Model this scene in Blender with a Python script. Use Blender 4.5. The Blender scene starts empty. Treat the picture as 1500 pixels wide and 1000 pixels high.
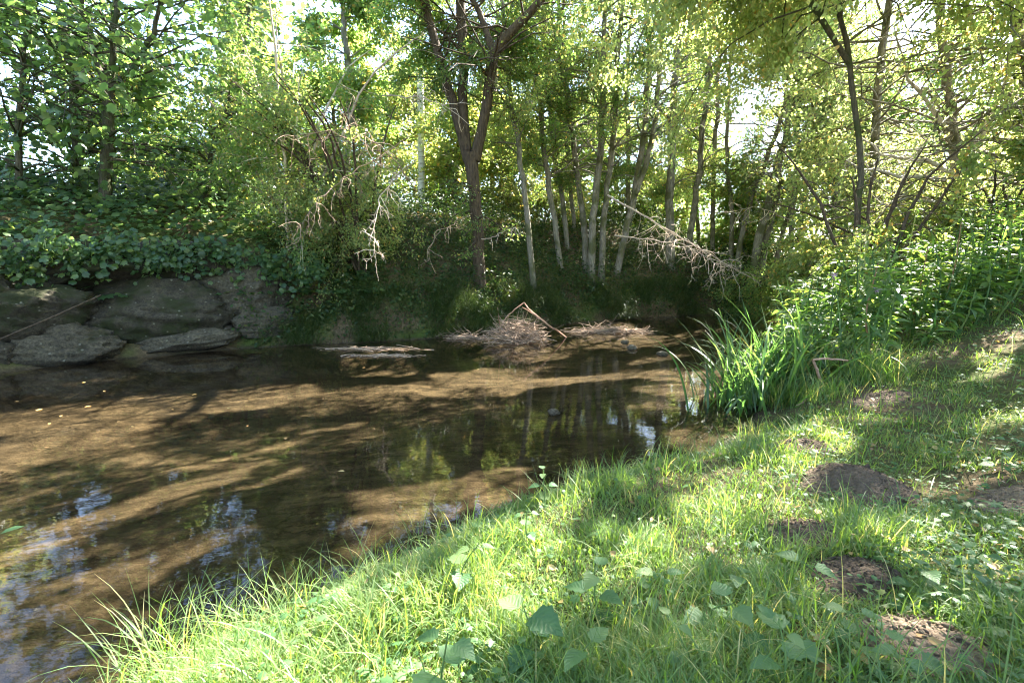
import bpy, math
import numpy as np
from mathutils import Vector

rng = np.random.default_rng(11)
C = bpy.context.scene.collection
PI = math.pi

# ------------------------------------------------------------------ camera geometry
CAMZ, F = 1.75, 708.0
TP = (500 - 390) / F
PITCH = math.atan(TP)
cp, sp = math.cos(PITCH), math.sin(PITCH)

def ray(px, py):
    u = (px - 750) / F; v = -(py - 500) / F
    return np.array([u, cp + v * sp, -sp + v * cp])
def at(px, py, Y):
    r = ray(px, py); return r * (Y / r[1]) + np.array([0, 0, CAMZ])
def onz(px, py, z=0.0):
    r = ray(px, py); return r * ((z - CAMZ) / r[2]) + np.array([0, 0, CAMZ])
def project(P):
    """world points (N,3) -> photograph pixels"""
    d = P - np.array([0, 0, CAMZ])
    f = d[:, 1] * cp - d[:, 2] * sp; u = d[:, 1] * sp + d[:, 2] * cp
    f = np.where(f < 0.05, 0.05, f)
    return 750 + F * d[:, 0] / f, 500 - F * u / f

SUN_AZ, SUN_EL = math.radians(44), math.radians(47)
SUN = np.array([math.sin(SUN_AZ) * math.cos(SUN_EL), math.cos(SUN_AZ) * math.cos(SUN_EL), math.sin(SUN_EL)])

# ------------------------------------------------------------------ noise
_perm = np.random.default_rng(5).random((256, 256))
def vnoise(x, y, s=1.0, o=0):
    x = np.asarray(x) * s + 37.3 * o; y = np.asarray(y) * s + 11.9 * o
    xi = np.floor(x).astype(int); yi = np.floor(y).astype(int)
    fx = x - xi; fy = y - yi
    fx = fx * fx * (3 - 2 * fx); fy = fy * fy * (3 - 2 * fy)
    g = lambda a, b: _perm[a % 256, b % 256]
    return (g(xi, yi) * (1 - fx) + g(xi + 1, yi) * fx) * (1 - fy) + (g(xi, yi + 1) * (1 - fx) + g(xi + 1, yi + 1) * fx) * fy
def fbm(x, y, s=1.0, o=0, n=3):
    t = 0; a = .5
    for k in range(n): t = t + a * vnoise(x, y, s * 2 ** k, o + k); a *= .5
    return t / (1 - .5 ** n)
def sm(t):
    t = np.clip(t, 0, 1); return t * t * (3 - 2 * t)

# ------------------------------------------------------------------ the stream's two banks
NEAR = np.array([(-14., -12.), (-6, -4), (-3, .1)] + [tuple(onz(a, b)[:2]) for a, b in
    [(100, 1060), (260, 965), (400, 893), (520, 842), (620, 790), (770, 737), (900, 688), (1040, 664), (1112, 628), (1122, 600),
     (1085, 588), (1080, 570), (1120, 545), (1135, 510), (1140, 485), (1150, 467)]] + [(17., 20.5), (45, 30)])
FAR = np.array([(-30., -12.), (-13, 3.5)] + [tuple(onz(a, b)[:2]) for a, b in
    [(-60, 556), (0, 547), (150, 529), (310, 514), (420, 507), (600, 498), (700, 489), (850, 473), (960, 465), (1040, 461), (1190, 456.5)]] + [(20., 24.5), (45, 35)])
def dline(x, y, L):
    best = np.full(x.shape, 1e9)
    for (ax, ay), (bx, by) in zip(L[:-1], L[1:]):
        dx, dy = bx - ax, by - ay
        t = np.clip(((x - ax) * dx + (y - ay) * dy) / (dx * dx + dy * dy), 0, 1)
        best = np.minimum(best, np.hypot(x - ax - t * dx, y - ay - t * dy))
    return best
POLY = np.vstack([NEAR, FAR[::-1]])
def inside(x, y, poly=POLY):
    r = np.zeros(x.shape, bool)
    for (ax, ay), (bx, by) in zip(poly, np.roll(poly, -1, 0)):
        if ay == by: continue
        c = ((ay > y) != (by > y)) & (x < (bx - ax) * (y - ay) / (by - ay) + ax)
        r ^= c
    return r
def ground(x, y, full=False):
    x = np.atleast_1d(np.asarray(x, float)); y = np.atleast_1d(np.asarray(y, float))
    wx = x + .25 * (fbm(x, y, 1.3, 1) - .5); wy = y + .25 * (fbm(x, y, 1.3, 2) - .5)
    dn = dline(wx, wy, NEAR); df = dline(wx, wy, FAR); ins = inside(wx, wy)
    dw = np.minimum(dn, df)
    bed = -.42 * sm(df / 1.2) * sm(dn / 4.5) - .03 - .05 * (fbm(x, y, 2.1, 3) - .5)
    bed = bed * sm(dw / .3 + .15)
    zn = .02 + .30 * sm(dn / .75) + .20 * np.clip(dn - 1.6, 0, 9) + .09 * (fbm(x, y, 2.2, 4) - .5) * sm(dn / .5)
    zn = zn + .125 * np.clip(x - 2.8, 0, 9) * sm(dn / 1.5)
    zn = np.minimum(zn, 3.0 + .02 * dn)
    w = 1 - sm((x + 5.2) / 1.4)                      # boulder wall stretch
    zA = .25 * sm(df / .55) + 1.8 * sm((df - .85) / .65) + .5 * np.clip(df - 1.3, 0, 3.0)
    cap = 2.9 - 1.6 * sm((x - 6) / 4)
    zB = .34 * sm(df / .3) + np.minimum(.95 * np.clip(df - .15, 0, 99), cap)
    zf = w * zA + (1 - w) * zB + .25 * (fbm(x, y, .9, 6) - .5) * sm(df / .6)
    z = np.where(ins, bed, np.where(dn < df, zn, zf))
    if full: return z, dn, df, ins
    return z
def gz(x, y): return float(ground(x, y)[0])
def hit(px, py):
    """where the pixel's ray meets the ground"""
    r = ray(px, py); t = np.linspace(.6, 40, 900); p = r[None] * t[:, None]; p[:, 2] += CAMZ
    g = np.maximum(ground(p[:, 0], p[:, 1]), 0)
    k = np.argmax(p[:, 2] < g); return np.array([p[k, 0], p[k, 1], g[k]])

# ------------------------------------------------------------------ mesh plumbing
def mk_mesh(name, verts, faces, attrs=None, smooth=False, mat=None):
    verts = np.asarray(verts, np.float32).reshape(-1, 3)
    faces = [np.asarray(f, np.int32) for f in faces if len(f)]
    me = bpy.data.meshes.new(name)
    me.vertices.add(len(verts)); me.vertices.foreach_set('co', verts.ravel())
    loops = np.concatenate([f.ravel() for f in faces])
    tot = np.concatenate([np.full(len(f), f.shape[1], np.int32) for f in faces])
    st = np.concatenate([[0], np.cumsum(tot)[:-1]]).astype(np.int32)
    me.loops.add(len(loops)); me.loops.foreach_set('vertex_index', loops)
    me.polygons.add(len(tot)); me.polygons.foreach_set('loop_start', st); me.polygons.foreach_set('loop_total', tot)
    if smooth: me.polygons.foreach_set('use_smooth', np.ones(len(tot), bool))
    for k, a in (attrs or {}).items():
        at_ = me.attributes.new(k, 'FLOAT', 'POINT'); at_.data.foreach_set('value', np.asarray(a, np.float32))
    me.update(calc_edges=True); me.validate()
    if mat: me.materials.append(mat)
    return me
class MB:
    def __init__(s): s.v = []; s.f = {}; s.a = {}; s.n = 0
    def add(s, v, faces, **attrs):
        v = np.asarray(v, float).reshape(-1, 3)
        for f in faces:
            f = np.asarray(f, np.int64)
            if len(f): s.f.setdefault(f.shape[1], []).append(f + s.n)
        attrs.setdefault('tint', np.full(len(v), .5))
        for k, a in attrs.items(): s.a.setdefault(k, []).append((s.n, np.broadcast_to(a, (len(v),))))
        s.v.append(v); s.n += len(v); return s
    def build(s, name, mat, parent=None, smooth=False, origin=None):
        V = np.concatenate(s.v)
        if origin is not None: V = V - np.asarray(origin)[None]
        A = {}
        for k, lst in s.a.items():
            arr = np.zeros(len(V))
            for o, a in lst: arr[o:o + len(a)] = a
            A[k] = arr
        me = mk_mesh(name, V, [np.concatenate(f) for f in s.f.values()], A, smooth, mat)
        o = bpy.data.objects.new(name, me); C.objects.link(o)
        if parent: o.parent = parent
        elif origin is not None: o.location = origin
        return o
def unit(v): return v / np.maximum(np.linalg.norm(v, axis=-1, keepdims=True), 1e-9)

def tubes(mb, P, R, k=5, tint=None):
    """a batch of tapered tubes: P (B,n,3), R (B,n)"""
    P = np.asarray(P, float); R = np.asarray(R, float)
    if P.ndim == 2: P = P[None]; R = R[None]
    B, n, _ = P.shape
    T = unit(np.gradient(P, axis=1))
    ref = np.where(np.abs(T[:, :1, 2:3]) > .8, np.array([1., .3, 0]), np.array([0, 0, 1.]))
    U = unit(np.cross(T, np.broadcast_to(ref, T.shape))); W = np.cross(T, U)
    a = np.arange(k) * 2 * PI / k
    V = P[:, :, None] + R[:, :, None, None] * (np.cos(a)[None, None, :, None] * U[:, :, None] + np.sin(a)[None, None, :, None] * W[:, :, None])
    idx = np.arange(B * n * k).reshape(B, n, k)
    q = np.stack([idx[:, :-1], np.roll(idx, -1, 2)[:, :-1], np.roll(idx, -1, 2)[:, 1:], idx[:, 1:]], -1).reshape(-1, 4)
    t = np.repeat(rng.random(B) if tint is None else np.broadcast_to(tint, (B,)), n * k)
    mb.add(V, [q], tint=t)
def smooth_path(pts, rad, n, wob=0.0):
    pts = np.asarray(pts, float); rad = np.asarray(rad, float)
    s = np.concatenate([[0], np.cumsum(np.linalg.norm(np.diff(pts, axis=0), axis=1))])
    # catmull-rom through the points
    t = np.linspace(0, s[-1], n); out = np.zeros((n, 3))
    i = np.clip(np.searchsorted(s, t, 'right') - 1, 0, len(pts) - 2)
    u = ((t - s[i]) / (s[i + 1] - s[i]))[:, None]
    p0 = pts[np.maximum(i - 1, 0)]; p1 = pts[i]; p2 = pts[i + 1]; p3 = pts[np.minimum(i + 2, len(pts) - 1)]
    out = .5 * (2 * p1 + (p2 - p0) * u + (2 * p0 - 5 * p1 + 4 * p2 - p3) * u ** 2 + (3 * p1 - p0 - 3 * p2 + p3) * u ** 3)
    if wob: out = out + rng.normal(0, wob, out.shape) * np.sin(np.linspace(0, PI, n))[:, None]
    return out, np.interp(t, s, rad)
def shoots(start, dirs, length, n=5, droop=.0, wob=.08):
    """curved shoots: start (B,3), dirs (B,3), length (B,) -> (B,n,3)"""
    B = len(start); P = np.zeros((B, n, 3)); P[:, 0] = start; d = unit(dirs)
    for i in range(1, n):
        d = unit(d + rng.normal(0, wob, (B, 3)) * 1.6 + np.array([0, 0, -droop / n]))
        P[:, i] = P[:, i - 1] + d * (length / (n - 1))[:, None]
    return P

# leaf templates: x across, y along, z up; faces as lists by size
def tmpl(v, q=(), t=()): return np.array(v, float), [np.array(q, int).reshape(-1, 4), np.array(t, int).reshape(-1, 3)]
OVAL = tmpl([(0, 0, 0), (-.27, .32, .06), (-.23, .7, .04), (0, 1, -.06), (.23, .7, .04), (.27, .32, .06)], q=[(0, 3, 2, 1), (0, 5, 4, 3)])
LANCE = tmpl([(0, 0, 0), (-.13, .3, .03), (-.11, .65, .0), (0, 1, -.12), (.11, .65, .0), (.13, .3, .03)], q=[(0, 3, 2, 1), (0, 5, 4, 3)])
def lobed(nl, deep, base=.12):
    pts = [(0, base, .02)]; m = nl * 2 + 1
    for i in range(m):
        a = -2.35 + 4.7 * i / (m - 1); r = (.62 - .1 * abs(a) / 2.3) if i % 2 == 0 else .62 * deep
        if i % 2 == 0: r *= 1 - .12 * abs(a)
        pts.append((r * math.sin(a), .38 + r * math.cos(a), -.06 * abs(math.sin(a)) - .05 * (i % 2 == 0)))
    pts[0] = (0, .38, .04)
    return tmpl(pts + [(0, 0, 0)], t=[(0, i + 1, i) for i in range(1, m)] + [(0, 1, m + 1), (0, m + 1, m)])
MAPLE = lobed(5, .62); TRI = lobed(5, .48)
def scatter(mb, T, pos, axis, nrm, size, tint=None):
    V, Fs = T; N = len(pos); k = len(V)
    if N == 0: return
    axis = unit(axis); side = unit(np.cross(axis, nrm)); nrm = np.cross(side, axis)
    size = np.broadcast_to(size, (N,))[:, None, None]
    v = pos[:, None] + size * (V[None, :, 0:1] * side[:, None] + V[None, :, 1:2] * axis[:, None] + V[None, :, 2:3] * nrm[:, None])
    off = (np.arange(N) * k)[:, None, None]
    tint = rng.random(N) if tint is None else np.broadcast_to(tint, (N,))
    mb.add(v, [(f[None] + off).reshape(-1, f.shape[1]) for f in Fs if len(f)], tint=np.repeat(tint, k))
def rnd_leaf_frames(N, up=.9, flat=.5):
    a = rng.random(N) * 2 * PI
    ax = np.stack([np.cos(a), np.sin(a), -flat * rng.random(N)], 1)
    nr = rng.normal(0, 1, (N, 3)); nr[:, 2] = np.abs(nr[:, 2]) + up
    return ax, unit(nr)

# ------------------------------------------------------------------ gaps in the canopy: where the sun gets through
LIT = [  # ellipses on the ground, measured in the photograph: cx, cy, rx, ry, turn (deg)
 (330,985,170,60,-8),(480,940,150,52,-16),(640,870,160,55,-18),(720,935,150,50,-10),(800,775,80,26,-18),(880,850,110,36,-10),(930,790,60,20,-15),(600,1000,120,30,0),
 (1250,790,60,15,-5),(1400,690,60,15,-10),(1450,620,50,12,-15),(1240,620,70,12,0),(1090,830,60,16,0),
 (1205,662,50,26,-5),(1110,735,80,50,-30),(1020,745,70,25,-20),(970,820,50,25,-15),(1040,800,60,26,-12),(1150,600,34,15,0),(1290,718,42,15,-8),(1345,935,70,26,-5),
 (1330,800,70,15,-6),(1430,545,70,16,-25),(1480,500,50,16,-25),(1490,745,26,14,0),(1060,690,40,12,-10),(960,705,60,12,-10),(1160,870,40,15,-10),
 (920,940,60,18,0),(1180,760,45,12,0),
 (230,705,170,17,-17),(70,775,110,16,-17),(90,615,150,16,-12),(330,640,70,9,-12),(610,735,150,24,-17),(520,800,80,16,-17),(720,720,60,16,-10),
 (1050,640,70,26,-8),(960,600,60,7,0),(1010,575,80,8,0),(900,545,130,8,3),(740,535,90,8,5),(620,545,60,6,5),(330,552,50,4,-4),(180,570,70,5,-5),(530,590,45,5,0),
 (440,620,40,6,-8),(390,690,70,9,-17),(565,520,60,6,0),(760,495,85,16,0),(900,485,70,8,0),(965,520,40,6,0),(1120,468,40,4,0),
 (1085,575,50,16,0),(1140,560,50,14,0),(1190,530,60,10,0),(1260,500,60,12,-10),(1300,580,60,12,-15),(1350,470,90,12,-10),(1250,470,60,8,0),(1180,490,40,7,0)]
TARGETS = [  # sunlit things above the ground: pixel, distance, radius of the gap
 (545,370,9.6,.75),(500,250,9.9,.9),(470,170,10.2,.8),(430,260,10.4,.7),(580,300,10.5,.6),(390,60,11.5,.8),(1110,300,17,.8),(985,250,17.5,.6),(985,330,17.5,.4),
 (617,60,19,.9),(617,200,19,.8),(1350,250,11,1.3),(1280,120,11,1.4),(1420,120,10,1.3),(1240,330,8.5,.7),(1300,300,8.8,.8),(1400,330,9,.8),
 (760,470,10.7,.35),(940,330,15,.5),(1040,370,14.5,.7),(1000,340,15,.6),(780,340,14.5,.9),(870,300,15,.5),(700,110,12.6,.3),(1130,430,9,.5),(1220,400,8,.5),(1190,460,7.3,.5),(1290,430,7.3,.6),(1390,420,8,.7),(1120,480,6.3,.35),(1350,370,8.5,.7),(1460,380,8.5,.7),(1250,360,9,.7),(1080,500,5.6,.35)]
_T3 = np.array([at(a, b, d) for a, b, d, r in TARGETS]); _TR = np.array([t[3] for t in TARGETS])
_hx, _hy = np.meshgrid(np.arange(100) * .25 - 11.875, np.arange(100) * .25 + .125, indexing='ij')
_HG = np.maximum(ground(_hx.ravel(), _hy.ravel()).reshape(100, 100), -.15)
def keep_mask(P, strength=.97):
    G = P - (P[:, 2] / SUN[2])[:, None] * SUN
    for _ in range(2):
        i = np.clip(((G[:, 0] + 12) / .25).astype(int), 0, 99); j = np.clip((G[:, 1] / .25).astype(int), 0, 99)
        G = P - ((P[:, 2] - _HG[i, j]) / SUN[2])[:, None] * SUN
    G[:, 0] += .22 * (vnoise(G[:, 0], G[:, 1], 2.1, 40) - .5) * 2; G[:, 1] += .22 * (vnoise(G[:, 0], G[:, 1], 2.1, 44) - .5) * 2
    px, py = project(G); ok = G[:, 1] > .4
    hitm = np.zeros(len(P), bool)
    for cx, cy, rx, ry, a in LIT:
        a = math.radians(a); c, s = math.cos(a), math.sin(a); dx, dy = px - cx, py - cy
        hitm |= ((dx * c + dy * s) / rx) ** 2 + ((-dx * s + dy * c) / ry) ** 2 < 1.1
    hitm &= ok
    for q, r in zip(_T3, _TR):
        d = P - q; tt = d @ SUN
        hitm |= (tt > r * .8) & (np.linalg.norm(d - tt[:, None] * SUN, axis=1) < r)
    return ~(hitm & (rng.random(len(P)) < strength))

# ------------------------------------------------------------------ materials
def new_mat(name):
    m = bpy.data.materials.new(name); m.use_nodes = True; nt = m.node_tree; nt.nodes.clear()
    return m, nt, nt.nodes, nt.links
def nd(nt, typ, **kw):
    n = nt.nodes.new(typ)
    for k, v in kw.items():
        if hasattr(n, k) and k not in n.inputs: setattr(n, k, v)
        else: n.inputs[k].default_value = v
    return n
def ramp(nt, fac, stops):
    r = nt.nodes.new('ShaderNodeValToRGB'); e = r.color_ramp.elements
    while len(e) < len(stops): e.new(.5)
    for el, (p, c) in zip(e, stops): el.position = p; el.color = (*c, 1)
    if fac is not None: nt.links.new(fac, r.inputs[0])
    return r.outputs[0]
def mix(nt, fac, a, b, blend='MIX'):
    m = nt.nodes.new('ShaderNodeMix'); m.data_type = 'RGBA'; m.blend_type = blend
    for s, v in ((m.inputs[0], fac), (m.inputs[6], a), (m.inputs[7], b)):
        if hasattr(v, 'links') or hasattr(v, 'is_linked'): nt.links.new(v, s)
        else: s.default_value = v if isinstance(v, (int, float)) else (*v, 1)
    return m.outputs[2]
def leaf_mat(name, stops, trans, tmix=.5, rough=.42, spec=.4, veins=False):
    m, nt, N, L = new_mat(name)
    at_ = nd(nt, 'ShaderNodeAttribute', attribute_name='tint')
    geo = N.new('ShaderNodeNewGeometry')
    nz = nd(nt, 'ShaderNodeTexNoise', Scale=9.0, Detail=2.0); L.new(geo.outputs['Position'], nz.inputs['Vector'])
    ad = nd(nt, 'ShaderNodeMath', operation='MULTIPLY_ADD'); L.new(nz.outputs[0], ad.inputs[0]); ad.inputs[1].default_value = .5; ad.inputs[2].default_value = -.25
    s = nd(nt, 'ShaderNodeMath', operation='ADD'); L.new(at_.outputs['Fac'], s.inputs[0]); L.new(ad.outputs[0], s.inputs[1])
    col = ramp(nt, s.outputs[0], stops)
    # the underside of a leaf is paler and duller
    under = mix(nt, .35, col, (.16, .20, .12))
    c2 = mix(nt, geo.outputs['Backfacing'], col, under)
    p = nd(nt, 'ShaderNodeBsdfPrincipled', Roughness=rough); p.inputs['Specular IOR Level'].default_value = spec
    L.new(c2, p.inputs['Base Color'])
    if veins:
        lu = nd(nt, 'ShaderNodeAttribute', attribute_name='lu'); lv = nd(nt, 'ShaderNodeAttribute', attribute_name='lv')
        ab = nd(nt, 'ShaderNodeMath', operation='ABSOLUTE'); L.new(lu.outputs['Fac'], ab.inputs[0])
        k = nd(nt, 'ShaderNodeMath', operation='MULTIPLY_ADD'); L.new(ab.outputs[0], k.inputs[0]); k.inputs[1].default_value = -.55; L.new(lv.outputs['Fac'], k.inputs[2])
        f = nd(nt, 'ShaderNodeMath', operation='MULTIPLY'); L.new(k.outputs[0], f.inputs[0]); f.inputs[1].default_value = 46
        sn = nd(nt, 'ShaderNodeMath', operation='SINE'); L.new(f.outputs[0], sn.inputs[0])
        bp = nd(nt, 'ShaderNodeBump', Strength=.28, Distance=.003); L.new(sn.outputs[0], bp.inputs['Height']); L.new(bp.outputs[0], p.inputs['Normal'])
    tr = N.new('ShaderNodeBsdfTranslucent'); tc = mix(nt, 1.0, col, trans, 'MULTIPLY'); L.new(tc, tr.inputs[0])
    mx = nd(nt, 'ShaderNodeMixShader'); mx.inputs[0].default_value = tmix
    L.new(p.outputs[0], mx.inputs[1]); L.new(tr.outputs[0], mx.inputs[2])
    o = N.new('ShaderNodeOutputMaterial'); L.new(mx.outputs[0], o.inputs[0]); return m
TR = (4.0, 3.5, 1.9)
M = {}
M['leaf_mid'] = leaf_mat('tree_leaf', [(0, (.05, .105, .034)), (.55, (.09, .16, .055)), (.93, (.15, .18, .065)), (1, (.3, .2, .07))], TR)
M['leaf_dark'] = leaf_mat('maple_leaf', [(0, (.035, .075, .035)), (.6, (.06, .115, .045)), (1, (.11, .155, .055))], TR, rough=.36, spec=.55)
M['leaf_pale'] = leaf_mat('pale_leaf', [(0, (.09, .14, .05)), (.6, (.14, .20, .08)), (.95, (.22, .22, .10)), (1, (.32, .2, .08))], TR)
M['leaf_bright'] = leaf_mat('sun_painted_leaf', [(0, (.13, .18, .07)), (.6, (.18, .23, .10)), (.95, (.26, .25, .12)), (1, (.34, .22, .09))], (3.3, 3.1, 2.2), tmix=.55)  # lighter copy of the pale leaf, backlit sun glow put into its colour
M['leaf_ivy'] = leaf_mat('ivy_leaf', [(0, (.018, .04, .014)), (.7, (.04, .075, .02)), (1, (.09, .09, .03))], (2.2, 2.2, .9), tmix=.4, spec=.25)
M['leaf_herb'] = leaf_mat('herb_leaf', [(0, (.05, .115, .045)), (.6, (.09, .165, .065)), (1, (.16, .215, .085))], (2.4, 2.5, 1.1), tmix=.42, rough=.5, spec=.35, veins=True)
M['leaf_cover'] = leaf_mat('groundcover_leaf', [(0, (.045, .105, .04)), (.7, (.08, .15, .055)), (1, (.15, .17, .06))], (2.4, 2.5, 1.1), tmix=.4, rough=.5, spec=.3)
M['grass'] = leaf_mat('grass_blade', [(0, (.06, .13, .03)), (.6, (.12, .20, .05)), (.86, (.19, .24, .08)), (.95, (.38, .33, .16)), (1, (.45, .39, .22))], (2.6, 2.4, 1.0), tmix=.5, rough=.45, spec=.3)
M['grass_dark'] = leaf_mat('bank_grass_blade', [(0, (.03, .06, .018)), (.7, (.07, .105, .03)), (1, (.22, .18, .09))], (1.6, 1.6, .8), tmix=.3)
M['iris'] = leaf_mat('iris_blade', [(0, (.055, .12, .055)), (.7, (.12, .195, .08)), (.95, (.20, .22, .09)), (1, (.34, .28, .12))], (2.4, 2.5, 1.0), tmix=.45, rough=.4)
M['balsam'] = leaf_mat('balsam_leaf', [(0, (.06, .12, .045)), (.7, (.11, .18, .06)), (1, (.18, .22, .08))], (2.6, 2.6, 1.0), tmix=.48, rough=.42)
M['petal'] = leaf_mat('pink_petal', [(0, (.5, .34, .45)), (1, (.62, .42, .54))], (1.2, 1.1, 1.2), tmix=.4)
M['dead_leaf'] = leaf_mat('dead_leaf', [(0, (.20, .12, .05)), (.6, (.34, .22, .09)), (1, (.5, .38, .15))], (1.3, 1.1, .7), tmix=.25)

def bark_mat(name, a, b, moss=None, scale=9, zs=.25, bump=.6, tintmix=False):
    m, nt, N, L = new_mat(name)
    tc = N.new('ShaderNodeNewGeometry'); mp = nd(nt, 'ShaderNodeMapping'); mp.inputs['Scale'].default_value = (1, 1, zs)
    L.new(tc.outputs['Position'], mp.inputs['Vector'])
    n1 = nd(nt, 'ShaderNodeTexNoise', Scale=scale * 2.2, Detail=6.0, Roughness=.65); L.new(mp.outputs[0], n1.inputs['Vector'])
    v = nd(nt, 'ShaderNodeTexVoronoi', Scale=scale * 4.0); v.feature = 'F1'; L.new(mp.outputs[0], v.inputs['Vector'])
    col = ramp(nt, n1.outputs[0], [(.3, a), (.7, b)])
    if moss:
        n2 = nd(nt, 'ShaderNodeTexNoise', Scale=2.3, Detail=3.0); L.new(tc.outputs['Position'], n2.inputs['Vector'])
        f = ramp(nt, n2.outputs[0], [(.48, (0, 0, 0)), (.62, (1, 1, 1))]); col = mix(nt, f, col, moss)
    if tintmix:
        ta = nd(nt, 'ShaderNodeAttribute', attribute_name='tint'); col = mix(nt, ta.outputs['Fac'], col, tuple(min(1, c * 1.9) for c in b))
    p = nd(nt, 'ShaderNodeBsdfPrincipled', Roughness=.9); p.inputs['Specular IOR Level'].default_value = .2; L.new(col, p.inputs['Base Color'])
    h = nd(nt, 'ShaderNodeMath', operation='ADD'); L.new(n1.outputs[0], h.inputs[0]); L.new(v.outputs['Distance'], h.inputs[1])
    bp = nd(nt, 'ShaderNodeBump', Strength=bump, Distance=.03); L.new(h.outputs[0], bp.inputs['Height']); L.new(bp.outputs[0], p.inputs['Normal'])
    o = N.new('ShaderNodeOutputMaterial'); L.new(p.outputs[0], o.inputs[0]); return m
M['bark_dark'] = bark_mat('dark_bark', (.035, .026, .018), (.125, .09, .063))
M['bark_grey'] = bark_mat('grey_bark', (.10, .088, .07), (.31, .275, .22), moss=(.10, .10, .05))
M['bark_maple'] = bark_mat('maple_bark', (.05, .045, .035), (.14, .12, .09), moss=(.06, .07, .03))
M['twig'] = bark_mat('dry_twig', (.19, .145, .105), (.42, .34, .27), scale=14, bump=.3, tintmix=True)
M['drift'] = bark_mat('driftwood', (.07, .05, .035), (.23, .165, .118), scale=14, bump=.3, tintmix=True)
M['bough'] = bark_mat('pale_bough', (.36, .32, .26), (.6, .54, .46), scale=14, bump=.3)
M['stick'] = bark_mat('brown_stick', (.28, .15, .10), (.48, .31, .22), scale=14, bump=.3)
M['stem_y'] = bark_mat('yellow_green_stem', (.24, .26, .06), (.40, .38, .12), scale=10, bump=.1)
M['stem_g'] = bark_mat('green_stem', (.08, .14, .04), (.14, .20, .06), scale=10, bump=.1)
M['stem_r'] = bark_mat('reddish_stem', (.22, .11, .06), (.34, .2, .1), scale=10, bump=.1)

def birch_mat():
    m, nt, N, L = new_mat('birch_bark'); g = N.new('ShaderNodeNewGeometry')
    mp = nd(nt, 'ShaderNodeMapping'); mp.inputs['Scale'].default_value = (1.2, 1.2, 9); L.new(g.outputs['Position'], mp.inputs['Vector'])
    n = nd(nt, 'ShaderNodeTexNoise', Scale=1.6, Detail=5.0, Roughness=.7); L.new(mp.outputs[0], n.inputs['Vector'])
    col = ramp(nt, n.outputs[0], [(.36, (.06, .05, .04)), (.43, (.62, .58, .52)), (.8, (.78, .75, .70))])
    p = nd(nt, 'ShaderNodeBsdfPrincipled', Roughness=.7); L.new(col, p.inputs['Base Color'])
    o = N.new('ShaderNodeOutputMaterial'); L.new(p.outputs[0], o.inputs[0]); return m
M['birch'] = birch_mat()

def rock_mat(name, a, b, mossy):
    m, nt, N, L = new_mat(name); g = N.new('ShaderNodeNewGeometry')
    n1 = nd(nt, 'ShaderNodeTexNoise', Scale=3.2, Detail=8.0, Roughness=.7); L.new(g.outputs['Position'], n1.inputs['Vector'])
    n2 = nd(nt, 'ShaderNodeTexNoise', Scale=24.0, Detail=5.0, Roughness=.7); L.new(g.outputs['Position'], n2.inputs['Vector'])
    n3 = nd(nt, 'ShaderNodeTexNoise', Scale=1.5, Detail=6.0, Roughness=.7); L.new(g.outputs['Position'], n3.inputs['Vector'])
    col = ramp(nt, n1.outputs[0], [(.3, a), (.7, b)])
    sp_ = ramp(nt, n2.outputs[0], [(.38, (.55, .55, .55)), (.62, (1.25, 1.25, 1.2))]); col = mix(nt, 1.0, col, sp_, 'MULTIPLY')
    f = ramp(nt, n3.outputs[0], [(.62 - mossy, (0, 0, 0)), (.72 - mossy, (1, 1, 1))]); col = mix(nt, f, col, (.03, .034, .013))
    sz = N.new('ShaderNodeSeparateXYZ'); L.new(g.outputs['Position'], sz.inputs[0]); wz = nd(nt, 'ShaderNodeMath', operation='MULTIPLY_ADD'); L.new(n1.outputs[0], wz.inputs[0]); wz.inputs[1].default_value = -.12; L.new(sz.outputs[2], wz.inputs[2])
    wf = ramp(nt, wz.outputs[0], [(.0, (.35, .33, .30)), (.06, (1, 1, 1))]); col = mix(nt, 1.0, col, wf, 'MULTIPLY')
    vl = nd(nt, 'ShaderNodeTexVoronoi', Scale=7.0); L.new(g.outputs['Position'], vl.inputs['Vector']); lf = ramp(nt, vl.outputs['Distance'], [(.10, (1, 1, 1)), (.17, (0, 0, 0))]); lm = nd(nt, 'ShaderNodeMath', operation='MULTIPLY'); L.new(lf, lm.inputs[0]); L.new(n2.outputs[0], lm.inputs[1])
    col = mix(nt, lm.outputs[0], col, (.26, .25, .20))
    p = nd(nt, 'ShaderNodeBsdfPrincipled', Roughness=.9); p.inputs['Specular IOR Level'].default_value = .25; L.new(col, p.inputs['Base Color'])
    h = nd(nt, 'ShaderNodeMath', operation='MULTIPLY_ADD'); L.new(n2.outputs[0], h.inputs[0]); h.inputs[1].default_value = .25; L.new(n1.outputs[0], h.inputs[2])
    bp = nd(nt, 'ShaderNodeBump', Strength=1.0, Distance=.13); L.new(h.outputs[0], bp.inputs['Height']); L.new(bp.outputs[0], p.inputs['Normal'])
    o = N.new('ShaderNodeOutputMaterial'); L.new(p.outputs[0], o.inputs[0]); return m
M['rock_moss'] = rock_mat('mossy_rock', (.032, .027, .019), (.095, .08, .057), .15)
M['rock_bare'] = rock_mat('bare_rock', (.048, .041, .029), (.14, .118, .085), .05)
M['stone'] = rock_mat('stream_stone', (.22, .18, .13), (.4, .34, .26), -.05)

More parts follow.
